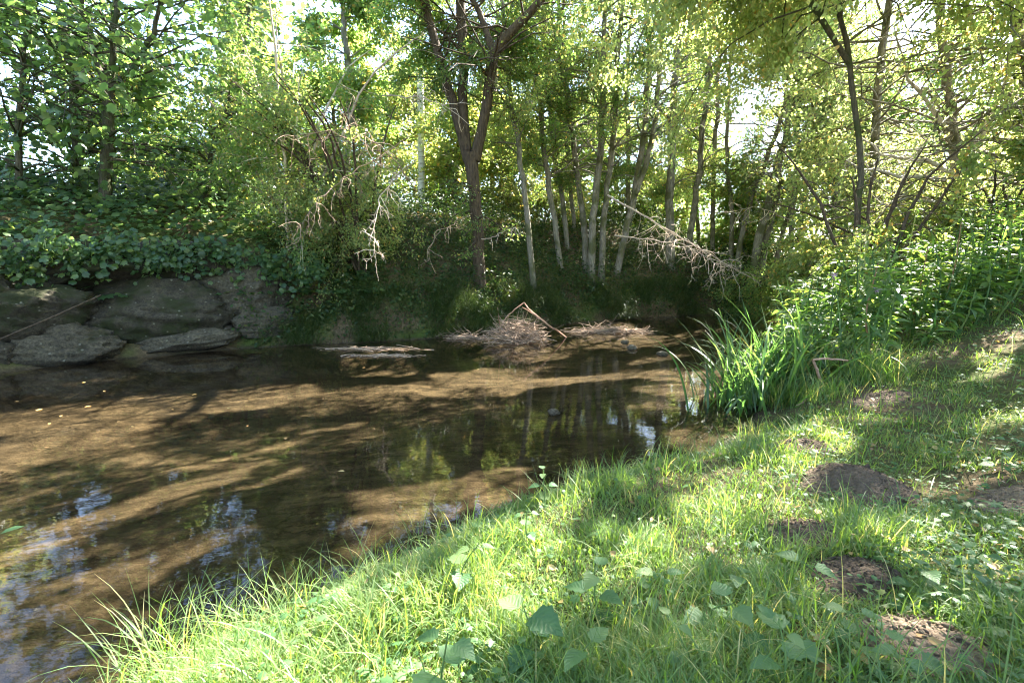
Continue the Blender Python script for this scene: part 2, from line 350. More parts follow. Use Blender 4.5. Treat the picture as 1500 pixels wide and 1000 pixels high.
def soil_mat(name, a, b, sc=30):
    m, nt, N, L = new_mat(name); g = N.new('ShaderNodeNewGeometry')
    n1 = nd(nt, 'ShaderNodeTexNoise', Scale=float(sc), Detail=8.0, Roughness=.75); L.new(g.outputs['Position'], n1.inputs['Vector'])
    v = nd(nt, 'ShaderNodeTexVoronoi', Scale=sc * 1.6); L.new(g.outputs['Position'], v.inputs['Vector'])
    col = ramp(nt, n1.outputs[0], [(.3, a), (.72, b)])
    p = nd(nt, 'ShaderNodeBsdfPrincipled', Roughness=.95); p.inputs['Specular IOR Level'].default_value = .15; L.new(col, p.inputs['Base Color'])
    h = nd(nt, 'ShaderNodeMath', operation='SUBTRACT'); L.new(n1.outputs[0], h.inputs[0]); L.new(v.outputs['Distance'], h.inputs[1])
    bp = nd(nt, 'ShaderNodeBump', Strength=1.0, Distance=.03); L.new(h.outputs[0], bp.inputs['Height']); L.new(bp.outputs[0], p.inputs['Normal'])
    o = N.new('ShaderNodeOutputMaterial'); L.new(p.outputs[0], o.inputs[0]); return m
M['soil'] = soil_mat('molehill_soil', (.06, .042, .03), (.19, .14, .10))
M['soil_pale'] = soil_mat('pale_soil', (.13, .09, .06), (.32, .24, .17))

def ground_mat():
    m, nt, N, L = new_mat('bank_soil_and_stream_bed'); g = N.new('ShaderNodeNewGeometry'); pos = g.outputs['Position']
    # bank: leaf litter, soil
    n1 = nd(nt, 'ShaderNodeTexNoise', Scale=14.0, Detail=8.0, Roughness=.75); L.new(pos, n1.inputs['Vector'])
    n2 = nd(nt, 'ShaderNodeTexNoise', Scale=1.1, Detail=3.0); L.new(pos, n2.inputs['Vector'])
    bank = ramp(nt, n1.outputs[0], [(.3, (.05, .036, .022)), (.55, (.13, .095, .055)), (.75, (.26, .19, .12))])
    green = ramp(nt, n1.outputs[0], [(.3, (.035, .055, .012)), (.7, (.09, .12, .03))])
    gf = ramp(nt, n2.outputs[0], [(.36, (1, 1, 1)), (.58, (0, 0, 0))]); bank = mix(nt, gf, bank, green)
    # bed: silt over thin slabs lying across the flow
    mp = nd(nt, 'ShaderNodeMapping'); mp.inputs['Rotation'].default_value = (0, 0, math.radians(-52)); mp.inputs['Scale'].default_value = (.8, 1.5, 1)
    L.new(pos, mp.inputs['Vector'])
    b1 = nd(nt, 'ShaderNodeTexNoise', Scale=2.6, Detail=9.0, Roughness=.66, Distortion=.5); L.new(mp.outputs[0], b1.inputs['Vector'])
    b2 = nd(nt, 'ShaderNodeTexNoise', Scale=17.0, Detail=6.0, Roughness=.7); L.new(mp.outputs[0], b2.inputs['Vector'])
    vo = nd(nt, 'ShaderNodeTexVoronoi', Scale=3.2); vo.feature = 'DISTANCE_TO_EDGE'
    wv = nd(nt, 'ShaderNodeVectorMath', operation='ADD'); L.new(mp.outputs[0], wv.inputs[0])
    sc = nd(nt, 'ShaderNodeVectorMath', operation='SCALE'); sc.inputs['Scale'].default_value = .5; L.new(b1.outputs['Color'], sc.inputs[0]); L.new(sc.outputs[0], wv.inputs[1])
    L.new(wv.outputs[0], vo.inputs['Vector'])
    bed = ramp(nt, b1.outputs[0], [(.28, (.024, .019, .012)), (.5, (.07, .054, .034)), (.72, (.15, .115, .072))])
    fine = ramp(nt, b2.outputs[0], [(.3, (.62, .62, .62)), (.65, (1.12, 1.12, 1.12))]); bed = mix(nt, 1.0, bed, fine, 'MULTIPLY')
    gv = nd(nt, 'ShaderNodeTexVoronoi', Scale=19.0); L.new(pos, gv.inputs['Vector']); sxg = N.new('ShaderNodeSeparateColor'); L.new(gv.outputs['Color'], sxg.inputs[0])
    gcol = ramp(nt, sxg.outputs[0], [(0, (.55, .55, .58)), (.5, (.95, .95, .95)), (.9, (1.2, 1.15, 1.1)), (1, (1.7, 1.65, 1.6))]); ng = nd(nt, 'ShaderNodeTexNoise', Scale=1.3, Detail=2.0); L.new(pos, ng.inputs['Vector'])
    gm = ramp(nt, ng.outputs[0], [(.4, (0, 0, 0)), (.6, (.75, .75, .75))]); bed = mix(nt, 1.0, bed, mix(nt, gm, (1, 1, 1), gcol), 'MULTIPLY')
    crack = ramp(nt, vo.outputs['Distance'], [(0, (.25, .25, .25)), (.05, (1, 1, 1))]); n5 = nd(nt, 'ShaderNodeTexNoise', Scale=.8, Detail=2.0); L.new(pos, n5.inputs['Vector'])
    cf = ramp(nt, n5.outputs[0], [(.45, (0, 0, 0)), (.6, (1, 1, 1))]); crack = mix(nt, cf, (1, 1, 1), crack); bed = mix(nt, 1.0, bed, crack, 'MULTIPLY')
    sx = N.new('ShaderNodeSeparateXYZ'); L.new(pos, sx.inputs[0])
    wob = nd(nt, 'ShaderNodeMath', operation='MULTIPLY_ADD'); L.new(n1.outputs[0], wob.inputs[0]); wob.inputs[1].default_value = .06; L.new(sx.outputs[2], wob.inputs[2])
    mr = nd(nt, 'ShaderNodeMapRange'); mr.inputs['From Min'].default_value = .03; mr.inputs['From Max'].default_value = .10; L.new(wob.outputs[0], mr.inputs[0])
    col = mix(nt, mr.outputs[0], bed, bank)
    p = nd(nt, 'ShaderNodeBsdfPrincipled', Roughness=.95); p.inputs['Specular IOR Level'].default_value = .1; L.new(col, p.inputs['Base Color'])
    h = nd(nt, 'ShaderNodeMath', operation='ADD'); L.new(b1.outputs[0], h.inputs[0]); L.new(n1.outputs[0], h.inputs[1])
    h2 = nd(nt, 'ShaderNodeMath', operation='MULTIPLY_ADD'); L.new(b2.outputs[0], h2.inputs[0]); h2.inputs[1].default_value = .5; L.new(h.outputs[0], h2.inputs[2])
    bp = nd(nt, 'ShaderNodeBump', Strength=.9, Distance=.06); L.new(h2.outputs[0], bp.inputs['Height']); L.new(bp.outputs[0], p.inputs['Normal'])
    o = N.new('ShaderNodeOutputMaterial'); L.new(p.outputs[0], o.inputs[0]); return m
M['ground'] = ground_mat()

def water_mat():
    m, nt, N, L = new_mat('shallow_water'); g = N.new('ShaderNodeNewGeometry')
    mp = nd(nt, 'ShaderNodeMapping'); mp.inputs['Rotation'].default_value = (0, 0, math.radians(-40)); mp.inputs['Scale'].default_value = (1.0, 1.6, 1); L.new(g.outputs['Position'], mp.inputs['Vector'])
    n1 = nd(nt, 'ShaderNodeTexNoise', Scale=3.0, Detail=3.0, Roughness=.5); L.new(mp.outputs[0], n1.inputs['Vector'])
    n2 = nd(nt, 'ShaderNodeTexNoise', Scale=22.0, Detail=3.0); L.new(mp.outputs[0], n2.inputs['Vector'])
    h = nd(nt, 'ShaderNodeMath', operation='MULTIPLY_ADD'); L.new(n2.outputs[0], h.inputs[0]); h.inputs[1].default_value = .09; L.new(n1.outputs[0], h.inputs[2])
    bp = nd(nt, 'ShaderNodeBump', Strength=.055, Distance=.03); L.new(h.outputs[0], bp.inputs['Height'])
    gl = nd(nt, 'ShaderNodeBsdfGlossy', Roughness=.0); L.new(bp.outputs[0], gl.inputs['Normal']); gl.inputs[0].default_value = (1, 1, 1, 1)
    tr = N.new('ShaderNodeBsdfTransparent'); tr.inputs[0].default_value = (.88, .84, .74, 1)
    fr = nd(nt, 'ShaderNodeFresnel', IOR=1.34); L.new(bp.outputs[0], fr.inputs['Normal'])
    mx = N.new('ShaderNodeMixShader'); L.new(fr.outputs[0], mx.inputs[0]); L.new(tr.outputs[0], mx.inputs[1]); L.new(gl.outputs[0], mx.inputs[2])
    o = N.new('ShaderNodeOutputMaterial'); L.new(mx.outputs[0], o.inputs[0]); return m
M['water'] = water_mat()

# ------------------------------------------------------------------ tagging
def tag(o, label=None, cat=None, group=None, kind=None):
    for k, v in (('label', label), ('category', cat), ('group', group), ('kind', kind)):
        if v: o[k] = v
    return o
def thing(name, loc, label, cat, group=None):
    o = bpy.data.objects.new(name, None); C.objects.link(o); o.location = tuple(loc); o.empty_display_size = .2
    return tag(o, label, cat, group)
def part(mb, name, mat, root, smooth=True):
    o = mb.build(name, mat, None, smooth, origin=np.array(root.location)); o.location = (0, 0, 0); o.parent = root; return o

# ================================================================== SETTING
def axis_pts(lo, hi, fine, far, ratio=1.25):
    a = list(np.arange(lo, hi, fine)); s = fine
    while a[-1] < far: s *= ratio; a.append(a[-1] + s)
    s = fine; b = []
    x = lo
    while x > -far: s *= ratio; x -= s; b.append(x)
    return np.array(b[::-1] + a)
gx = axis_pts(-12, 13, .075, 900); gy = axis_pts(.3, 21, .075, 900)
X, Y = np.meshgrid(gx, gy, indexing='ij'); Z = ground(X.ravel(), Y.ravel())
nx, ny = len(gx), len(gy); idx = np.arange(nx * ny).reshape(nx, ny)
q = np.stack([idx[:-1, :-1], idx[1:, :-1], idx[1:, 1:], idx[:-1, 1:]], -1).reshape(-1, 4)
me = mk_mesh('ground', np.stack([X.ravel(), Y.ravel(), Z], 1), [q], None, True, M['ground'])
go = bpy.data.objects.new('ground', me); C.objects.link(go)
tag(go, 'brown earth banks and silty bed of the stream', 'ground', kind='structure')

wx = np.linspace(-34, 46, 41); wy = np.linspace(-13, 36, 26)
A, B = np.meshgrid(wx, wy, indexing='ij'); idx = np.arange(A.size).reshape(A.shape)
q = np.stack([idx[:-1, :-1], idx[1:, :-1], idx[1:, 1:], idx[:-1, 1:]], -1).reshape(-1, 4)
me = mk_mesh('water', np.stack([A.ravel(), B.ravel(), np.zeros(A.size)], 1), [q], None, True, M['water'])
wo = bpy.data.objects.new('water', me); C.objects.link(wo)
tag(wo, 'clear shallow brown stream with tree reflections', 'water', kind='structure')

# ================================================================== BOULDERS
def ico(sub):
    import bmesh
    bm = bmesh.new(); bmesh.ops.create_icosphere(bm, subdivisions=sub, radius=1)
    v = np.array([x.co[:] for x in bm.verts]); f = np.array([[x.index for x in p.verts] for p in bm.faces]); bm.free(); return v, f
ICO5, ICO3, ICO2 = ico(5), ico(3), ico(2)
def n3(v, s, o): return (vnoise(v[:, 0] * s + 3.1 * v[:, 2] * s, v[:, 1] * s, 1, o) + vnoise(v[:, 1] * s + 1.7 * v[:, 2] * s, v[:, 2] * s - v[:, 0] * s, 1, o + 3)) - 1
def rock_mesh(seed, dims, rot=0, cuts=9, base=ICO5, rough=.11):
    r = np.random.default_rng(seed); v = base[0].copy()
    v += v * (.16 * n3(v, 1.6, seed))[:, None]
    for _ in range(cuts):
        n = unit(r.normal(0, 1, 3)); d = .62 + .25 * r.random(); s = v @ n
        v = v - n[None] * (np.clip(s - d, 0, 9) * .95)[:, None]
    v += v * (rough * n3(v, 4.5, seed + 9) + rough * .6 * n3(v, 11, seed + 5) + rough * .35 * n3(v, 27, seed + 2))[:, None]
    v /= np.abs(v).max(0)
    v = v * (np.array(dims) / 2); c, s = math.cos(rot), math.sin(rot)
    return np.stack([v[:, 0], v[:, 1] * c - 0 * s, v[:, 2]], 1), base[1]
def far_depth(px):
    best = 9.0
    for y in np.linspace(600, 440, 400):
        p = onz(px, y)
        if dline(p[None, 0], p[None, 1], FAR)[0] < .06: return p[1]
    return best
ROCKS = [  # centre px, centre py, width px, height px, tilt, mossy, label
 (98, 392, 200, 74, -3, 1, 'broad grey boulder topping the wall under the maple leaves, left end'),
 (38, 462, 178, 92, 12, 1, 'dark mossy boulder cut by the left edge, crossed by a thin pole'),
 (212, 461, 200, 104, 2, 1, 'largest rounded mossy boulder in the middle of the rock wall'),
 (86, 516, 138, 72, -4, 0, 'pointed boulder standing in the water below the thin pole'),
 (168, 517, 56, 30, 0, 0, 'small grey stone wedged at the waterline between two boulders'),
 (262, 508, 152, 44, -9, 0, 'pale flat slab at the waterline under the largest boulder'),
 (268, 394, 130, 66, 8, 1, 'half hidden boulder under hanging ivy, behind the largest boulder'),
 (362, 432, 116, 64, -12, 0, 'tilted grey boulder at the right end of the rock wall'),
 (384, 474, 92, 44, -6, 0, 'low rounded boulder beside the bank grass at the wall end'),
 (2, 524, 52, 44, 0, 1, 'small dark boulder at the waterline, cut off by the left edge'),
 (-85, 430, 170, 120, 0, 1, 'mossy boulder of the wall just beyond the left edge'),
]
for i, (cx, cy, w, h, tilt, mossy, lab) in enumerate(ROCKS):
    d0 = far_depth(cx); d = d0 + .45 + max(0, (520 - cy)) * .0055
    p = at(cx, cy, d); sc = d / F
    dims = (w * sc * 1.22, 1.5 * max(.5, min(1, w / 150)), h * sc * 1.32)
    v, f = rock_mesh(40 + i, dims)
    c, s = math.cos(math.radians(-tilt)), math.sin(math.radians(-tilt))
    v = np.stack([v[:, 0] * c - v[:, 2] * s, v[:, 1], v[:, 0] * s + v[:, 2] * c], 1)
    yaw = math.radians(28); c, s = math.cos(yaw), math.sin(yaw)
    v = np.stack([v[:, 0] * c - v[:, 1] * s, v[:, 0] * s + v[:, 1] * c, v[:, 2]], 1)
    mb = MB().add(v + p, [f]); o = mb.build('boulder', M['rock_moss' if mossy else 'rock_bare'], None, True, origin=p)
    tag(o, lab, 'boulder', 'boulders of the rock wall')
# thin pole leaning on the wall
mb = MB(); tubes(mb, np.array([at(-20, 505, 7.7), at(75, 465, 8.1), at(148, 432, 8.6)]), np.array([.014, .013, .011]), 6)
tag(mb.build('pole', M['bark_dark'], None, True, origin=at(-20, 505, 7.7)), 'thin dark brown pole leaning across the dark boulders', 'pole')
# stones in the stream
for k, (px, py, s, lab) in enumerate([(916, 503, .22, 'wet pale stone just right of the flat driftwood heap'), (926, 511, .26, 'flat pale stone in the shallows, in front of another stone'),
        (970, 521, .24, 'lone brown stone in the water left of the iris'), (812, 607, .17, 'dark reddish stone breaking the water amid the reflections')]):
    p = onz(px, py); v, f = rock_mesh(90 + k, (s, s * .8, s * .55), base=ICO3)
    tag(MB().add(v + p + np.array([0, 0, .03]), [f]).build('stone', M['stone'], None, True, origin=p), lab, 'stone', 'stones in the shallows')

# ================================================================== TREES
DENS, BIGGER = 2.7, 1.02
def grow(mbw, mbl, stems, nb, zr, Lb, leaf, size, nleaf, nt=6, elev=(5, 45), droop=.5, spread=.16, up=.9, shape=None, k=5, mask=True, azc=None, rbase=None):
    nt = int(nt * 1.3); spread = spread * .55
    """side branches, twigs and leaves on stems [(pts, radii)]"""
    starts = []; dirs = []; lens = []; rb = []; nleaf = int(nleaf * (1.05 if leaf is MAPLE else DENS)); size = size * BIGGER; nb = int(nb * 1.25)
    per = max(1, nb // len(stems))
    for P, R in stems:
        z = P[:, 2]; zz = rng.uniform(max(zr[0], z.min()), min(zr[1], z.max()), per)
        i = np.interp(zz, z, np.arange(len(z))); j = np.clip(i.astype(int), 0, len(z) - 2); f = (i - j)[:, None]
        starts.append(P[j] * (1 - f) + P[j + 1] * f)
        az = rng.random(per) * 2 * PI if azc is None else rng.normal(azc[0], azc[1], per)
        el = np.radians(rng.uniform(*elev, per))
        dirs.append(np.stack([np.cos(az) * np.cos(el), np.sin(az) * np.cos(el), np.sin(el)], 1))
        t = (zz - zr[0]) / max(zr[1] - zr[0], .1)
        lens.append(Lb * rng.uniform(.55, 1.1, per) * (np.ones(per) if shape is None else np.interp(t, *shape)))
        rb.append(np.minimum(R[j] * .42, .030) if rbase is None else np.full(per, rbase))
    S = np.concatenate(starts); D = np.concatenate(dirs); Ln = np.concatenate(lens); Rb = np.concatenate(rb)
    BR = shoots(S, D, Ln, 6, droop, .11)
    tubes(mbw, BR, Rb[:, None] * np.linspace(1, .25, 6)[None], k)
    # twigs
    nB = len(BR); ti = np.repeat(np.arange(nB), nt); tt = rng.uniform(.25, 1, len(ti)) * 4.99; j = tt.astype(int); f = (tt - j)[:, None]
    TS = BR[ti, j] * (1 - f) + BR[ti, j + 1] * f
    TD = unit(unit(BR[ti, j + 1] - BR[ti, j]) + rng.normal(0, .75, (len(ti), 3)))
    TL = Ln[ti] * rng.uniform(.2, .5, len(ti))
    TW = shoots(TS, TD, TL, 4, droop * 1.2, .16)
    if mask: kt = keep_mask(TW[:, 2], .9); TW = TW[kt]; ti = ti[kt]
    tubes(mbw, TW, (Rb[ti] * .3).clip(.003, .014)[:, None] * np.linspace(1, .3, 4)[None], 3)
    # leaves
    li = rng.integers(0, len(TW), nleaf); tt = rng.uniform(.1, 1, nleaf) * 2.99; j = tt.astype(int); f = (tt - j)[:, None]
    LP = TW[li, j] * (1 - f) + TW[li, j + 1] * f + rng.normal(0, spread, (nleaf, 3)) * np.array([1, 1, .7])
    if mask: km = keep_mask(LP); LP = LP[km]; li = li[km]
    ax, nr = rnd_leaf_frames(len(LP), up, .9)
    tn = rng.normal(0, .55, (len(TW), 3)); tn[:, 2] = 1; nr = unit(unit(tn)[li] + .42 * nr * np.array([1, 1, .3]))
    ax = unit(ax + .8 * unit(TW[:, 3] - TW[:, 0])[li])
    scatter(mbl, leaf, LP, ax, nr, size * rng.uniform(.6, 1.25, len(LP)))
    return BR
def stem_from_px(pts, rpx, Y, extra=0, n=22, wob=.02, dz=0):
    """trunk through photo points at distance Y, run on upward by extra metres; foot set into the ground"""
    W = [at(a, b, Y if np.isscalar(Y) else Y[k]) for k, (a, b) in enumerate(pts)]
    W[0][2] = min(gz(W[0][0], W[0][1]) - .15, W[0][2]) if dz == 0 else W[0][2]
    r = [x * (Y if np.isscalar(Y) else Y[k]) / F / 2 for k, x in enumerate(rpx)]
    if extra:
        d = unit(W[-1] - W[-2]); d = unit(d + np.array([0, 0, .8])); W.append(W[-1] + d * extra * .5 + rng.normal(0, .1, 3)); W.append(W[-1] + unit(d + np.array([0, 0, 1.])) * extra * .5 + rng.normal(0, .2, 3))
        r += [r[-1] * .65, r[-1] * .2]
    P, R = smooth_path(W, r, n, wob); R[0] *= 1.35; R[1] *= 1.12; return P, R
NLEAF = [0]
def tree(label, stems, bark, leafmat, leaf, size, nb, zr, Lb, nleaf, cat='tree', name='tree', group=None, **kw):
    root = thing(name, stems[0][0][0], label, cat, group)
    mw, ml = MB(), MB()
    tubes(mw, stems[0][0], stems[0][1], 9)
    wood = MB()
    for s in stems[1:]: tubes(mw, s[0], s[1], 8)
    grow(mw, ml, stems, nb, zr, Lb, leaf, size, nleaf, **kw)
    part(mw, 'trunk', M[bark], root); part(ml, 'crown', M[leafmat], root, False); NLEAF[0] += nleaf
    return root

# --- the forked tree in the middle: trunk and four limbs
root = thing('forked_tree', at(703, 440, 13.9), 'dark forked tree in the middle of the far bank, trunk splitting into three limbs', 'tree')
Ym = 13.9
trunk = stem_from_px([(704, 452), (702, 400), (700, 340), (694, 270), (688, 225)], [25, 18, 17, 17, 21], Ym, n=24, wob=.012)
limbA = smooth_path([at(686, 235, Ym), at(668, 165, Ym), at(648, 100, Ym), at(632, 40, Ym), at(612, -30, Ym), at(590, -120, Ym), at(575, -230, Ym)], np.array([15, 13, 12, 11.5, 10, 7, 3]) * Ym / F / 2, 26, .02)
limbB = smooth_path([at(683, 222, Ym), at(678, 160, Ym + .1), at(679, 90, Ym + .2), at(676, 30, Ym + .3), at(674, -60, Ym + .4), at(680, -170, Ym + .5), at(690, -260, Ym)], np.array([16, 13, 14, 13, 11, 7, 3]) * Ym / F / 2, 26, .02)
limbC = smooth_path([at(695, 235, Ym), at(706, 190, Ym - .05), at(716, 130, Ym - .1), at(722, 82, Ym - .15), at(746, 50, Ym - .2), at(785, 8, Ym - .3), at(830, -50, Ym - .4), at(880, -130, Ym - .5)], np.array([17, 14, 14, 16, 13, 10, 7, 3]) * Ym / F / 2, 30, .015)
limbD = smooth_path([at(722, 80, Ym - .15), at(714, 52, Ym), at(703, 22, Ym + .1), at(688, -20, Ym + .2), at(690, -110, Ym + .3)], np.array([11, 9, 8, 7, 3]) * Ym / F / 2, 18, .015)
mb = MB(); tubes(mb, *trunk, 12); part(mb, 'trunk', M['bark_dark'], root)
crown = MB(); tw = MB()
for L_ in (limbA, limbB, limbC, limbD):
    mb = MB(); tubes(mb, *L_, 10); part(mb, 'limb', M['bark_dark'], root)
grow(tw, crown, [limbA, limbB, limbC, limbD], 84, (6.3, 14), 2.6, OVAL, .08, 24000, nt=8, droop=.6, spread=.2)
grow(tw, crown, [trunk], 10, (2.4, 4.6), 1.5, OVAL, .07, 500, nt=5, droop=1.0, elev=(-10, 25), mask=True)
part(tw, 'branch_network', M['bark_dark'], root); part(crown, 'crown', M['leaf_mid'], root, False)

# --- white birch
P = stem_from_px([(618, 330), (617, 200), (616, 90), (614, -10)], [10, 9.5, 9, 8.5], 19, 6, 24)
root = tree('slender white birch, its bright pale trunk left of the forked tree', [P], 'birch', 'leaf_pale', OVAL, .08, 40, (6, 17), 1.8, 9000, name='birch_tree', droop=.9)

# --- left maples
g = 'maples on the bank above the rock wall'
s1 = stem_from_px([(118, 320), (114, 240), (112, 150), (98, 70), (84, 0)], [15, 14, 13, 11, 9], 12.2, 4)
tree('dark maple above the rock wall, straight trunk nearest the left edge', [s1], 'bark_maple', 'leaf_dark', MAPLE, .17, 40, (3.9, 9.5), 3.0, 2500, name='maple_tree', group=g, up=1.4, droop=.5, spread=.24)
s2 = stem_from_px([(150, 310), (155, 250), (158, 190), (160, 128)], [17, 15, 14, 14], 11.6)
s2b = smooth_path([at(160, 132, 11.6), at(176, 118, 11.6), at(203, 88, 11.5), at(225, 40, 11.4), at(250, -60, 11.2)], np.array([9, 8, 7, 6, 2]) * 11.6 / F / 2, 16, .02)
s2c = smooth_path([at(160, 135, 11.6), at(150, 110, 11.6), at(134, 70, 11.7), at(120, 0, 11.9), at(110, -120, 12)], np.array([9, 8, 7, 6, 2]) * 11.6 / F / 2, 16, .02)
s2d = smooth_path([at(160, 132, 11.6), at(166, 80, 11.6), at(168, 10, 11.5), at(175, -120, 11.5)], np.array([10, 8, 7, 2]) * 11.6 / F / 2, 16, .02)
tree('dark maple above the rock wall, trunk forking low beside the straight one', [s2, s2b, s2c, s2d], 'bark_maple', 'leaf_dark', MAPLE, .17, 64, (3.9, 9.5), 3.2, 3300, name='maple_tree', group=g, up=1.4, droop=.5, spread=.24)
s3 = stem_from_px([(30, 320), (26, 220), (34, 100), (40, 0)], [9, 8, 7, 6], 11.0, 3)
tree('slim leafy maple sapling at the left edge above the boulders', [s3], 'bark_maple', 'leaf_dark', MAPLE, .16, 34, (3.2, 9), 1.9, 1100, name='maple_tree', group=g, up=1.4, spread=.24)
s4 = stem_from_px([(300, 330), (305, 250), (330, 160), (360, 60)], [8, 7, 6, 5], 13.5, 3)
tree('thin backlit maple between the forked maple and the overhanging shrub', [s4], 'bark_maple', 'leaf_dark', MAPLE, .15, 40, (3.8, 10), 2.0, 1500, name='maple_tree', group=g, up=1.2, spread=.26)

# --- slim grey stems of the alder grove
g = 'slim grey trees on the far bank'
STEMS = [  # photo points, widths px, distance, leaves, label
 ([(783, 440), (776, 360), (768, 280), (757, 190), (744, 90)], [12, 11, 10, 9, 8], 13.5, 6500, 'slim grey tree just right of the forked tree, leaning left'),
 ([(822, 400), (812, 320), (798, 230), (792, 160), (778, 70)], [10, 10, 10, 9, 7], 15, 5500, 'slim grey tree, second stem right of the forked tree'),
 ([(832, 390), (826, 310), (812, 220), (805, 140), (800, 60)], [9, 9, 8, 8, 7], 16, 4500, 'thin grey stem close behind the second slim stem'),
 ([(858, 410), (856, 340), (846, 260), (836, 170), (822, 80)], [12, 11, 10, 9, 8], 15.5, 5200, 'grey tree leaning left, beside the straight twin trunks'),
 ([(866, 425), (868, 340), (876, 250), (884, 150), (884, 60)], [14, 13, 12, 11, 9], 15, 6000, 'left one of the straight twin trunks in the grove'),
 ([(880, 420), (884, 330), (894, 240), (903, 150), (906, 60)], [12, 11, 10, 10, 9], 15.3, 5200, 'right one of the straight twin trunks in the grove'),
 ([(924, 390), (921, 300), (920, 210), (918, 110)], [9, 9, 8, 7], 19, 3600, 'thin upright stem behind the right twin trunk'),
 ([(898, 425), (915, 350), (930, 280), (942, 190), (950, 90)], [14, 12, 11, 10, 8], 15.8, 5600, 'grey tree leaning right and splitting in two, beyond the twin trunks'),
 ([(984, 452), (982, 390), (981, 310), (985, 220), (990, 110)], [20, 18, 15, 14, 12], 17.2, 7500, 'thick ivy footed trunk in front of the bright sky gap'),
 ([(940, 400), (938, 320), (944, 240), (952, 120)], [8, 8, 7, 6], 20, 2600, 'thin pale stem far back between the right leaning tree and ivy trunk'),
 ([(740, 400), (738, 300), (730, 200), (728, 100)], [7, 7, 6, 5], 19, 2600, 'thin stem far back just right of the forked trunk'),
 ([(1024, 410), (1022, 320), (1010, 220), (1006, 120)], [8, 7, 7, 6], 20.5, 2600, 'thin stem far back crossing behind the slanting trunk'),
 ([(1004, 410), (1014, 320), (1026, 230), (1036, 130)], [12, 11, 10, 9], 18, 5200, 'dark slanting trunk just right of the ivy footed trunk'),
 ([(1045, 400), (1044, 310), (1048, 220), (1052, 120)], [9, 8, 8, 7], 19, 4200, 'thin grey trunk between the slanting trunk and leaning pair'),
 ([(1078, 385), (1092, 320), (1108, 270), (1126, 225), (1150, 150)], [9, 9, 8, 8, 6], 17.5, 4000, 'pale slender trunk leaning right, left of the leaning pair'),
 ([(1160, 415), (1160, 340), (1164, 250), (1172, 130)], [11, 10, 9, 8], 16.5, 4500, 'upright dark trunk right of the leaning pair'),
 ([(1070, 400), (1072, 320), (1066, 240), (1068, 130)], [8, 8, 7, 6], 18, 3000, 'thin dark stem just left of the pale slender leaning trunk'),
 ([(842, 400), (840, 320), (832, 240), (830, 150), (828, 60)], [7, 7, 7, 6, 5], 17, 3000, 'thin stem in the gap left of the grey tree that leans left'),
 ([(1130, 400), (1150, 330), (1172, 270), (1200, 200)], [9, 8, 7, 6], 17.5, 3000, 'thin trunk leaning far right behind the upright dark trunk'),
 ([(1098, 405), (1112, 350), (1126, 300), (1138, 245), (1160, 160)], [17, 15, 13, 12, 9], 16.5, 6500, 'stout sunlit trunk leaning right over the stream bend'),
 ([(1110, 405), (1122, 355), (1131, 320), (1142, 270), (1150, 190)], [12, 11, 9, 8, 6], 16.7, 4200, 'thinner sunlit trunk crossing the stout leaning one'),
]
for i, (pts, w, Y_, nl, lab) in enumerate(STEMS):
    Y_ *= 1.1; st = [stem_from_px(pts, [.78 * q for q in w], Y_, 4.5, 26, .03)]
    if 'splitting' in lab: st.append(smooth_path([at(931, 285, Y_), at(946, 240, Y_), at(960, 175, Y_), at(968, 80, Y_), at(975, -60, Y_)], np.array([8, 8, 7, 6, 2]) * Y_ / F / 2, 16, .02))
    tree(lab, st, 'bark_grey', 'leaf_mid' if i % 3 else 'leaf_pale', OVAL, .07, 46, (4.6, 13.5), 2.5, int(nl * 1.15), name='alder_tree', group=g, droop=.6, elev=(0, 50), spread=.2, nt=7,
         shape=([0, .3, 1], [.6, 1, .7]))

# --- right bank trees with pale spreading boughs
g = 'pale boughed trees on the right bank'
RT = [ # trunk points, width, distance, leaves, label
 ([(1266, 480), (1256, 340), (1262, 250), (1248, 130), (1232, 20)], [9, 8.5, 8, 7, 6], 9.8, 12000, 'slim dark trunk added in the balsam thicket, its crown reaching over the water to shade it'),
 ([(1292, 430), (1290, 330), (1280, 240), (1286, 140), (1300, 30)], [13, 12, 11, 10, 9], 13, 8500, 'bright leafy tree on the right bank behind the balsam thicket'),
 ([(1416, 410), (1412, 330), (1400, 250), (1392, 150), (1380, 40)], [15, 14, 13, 12, 10], 11.2, 10000, 'sunlit tree with pale bare boughs at the right of the stream'),
 ([(1560, 420), (1540, 280), (1510, 120), (1490, 20)], [18, 16, 14, 12], 9.5, 10500, 'overhanging tree at the right edge, pale limb in the top corner'),
 ([(1220, 420), (1222, 330), (1228, 230), (1225, 110)], [10, 9, 9, 8], 17, 7500, 'yellow green tree behind, between leaning pair and thicket'),
]
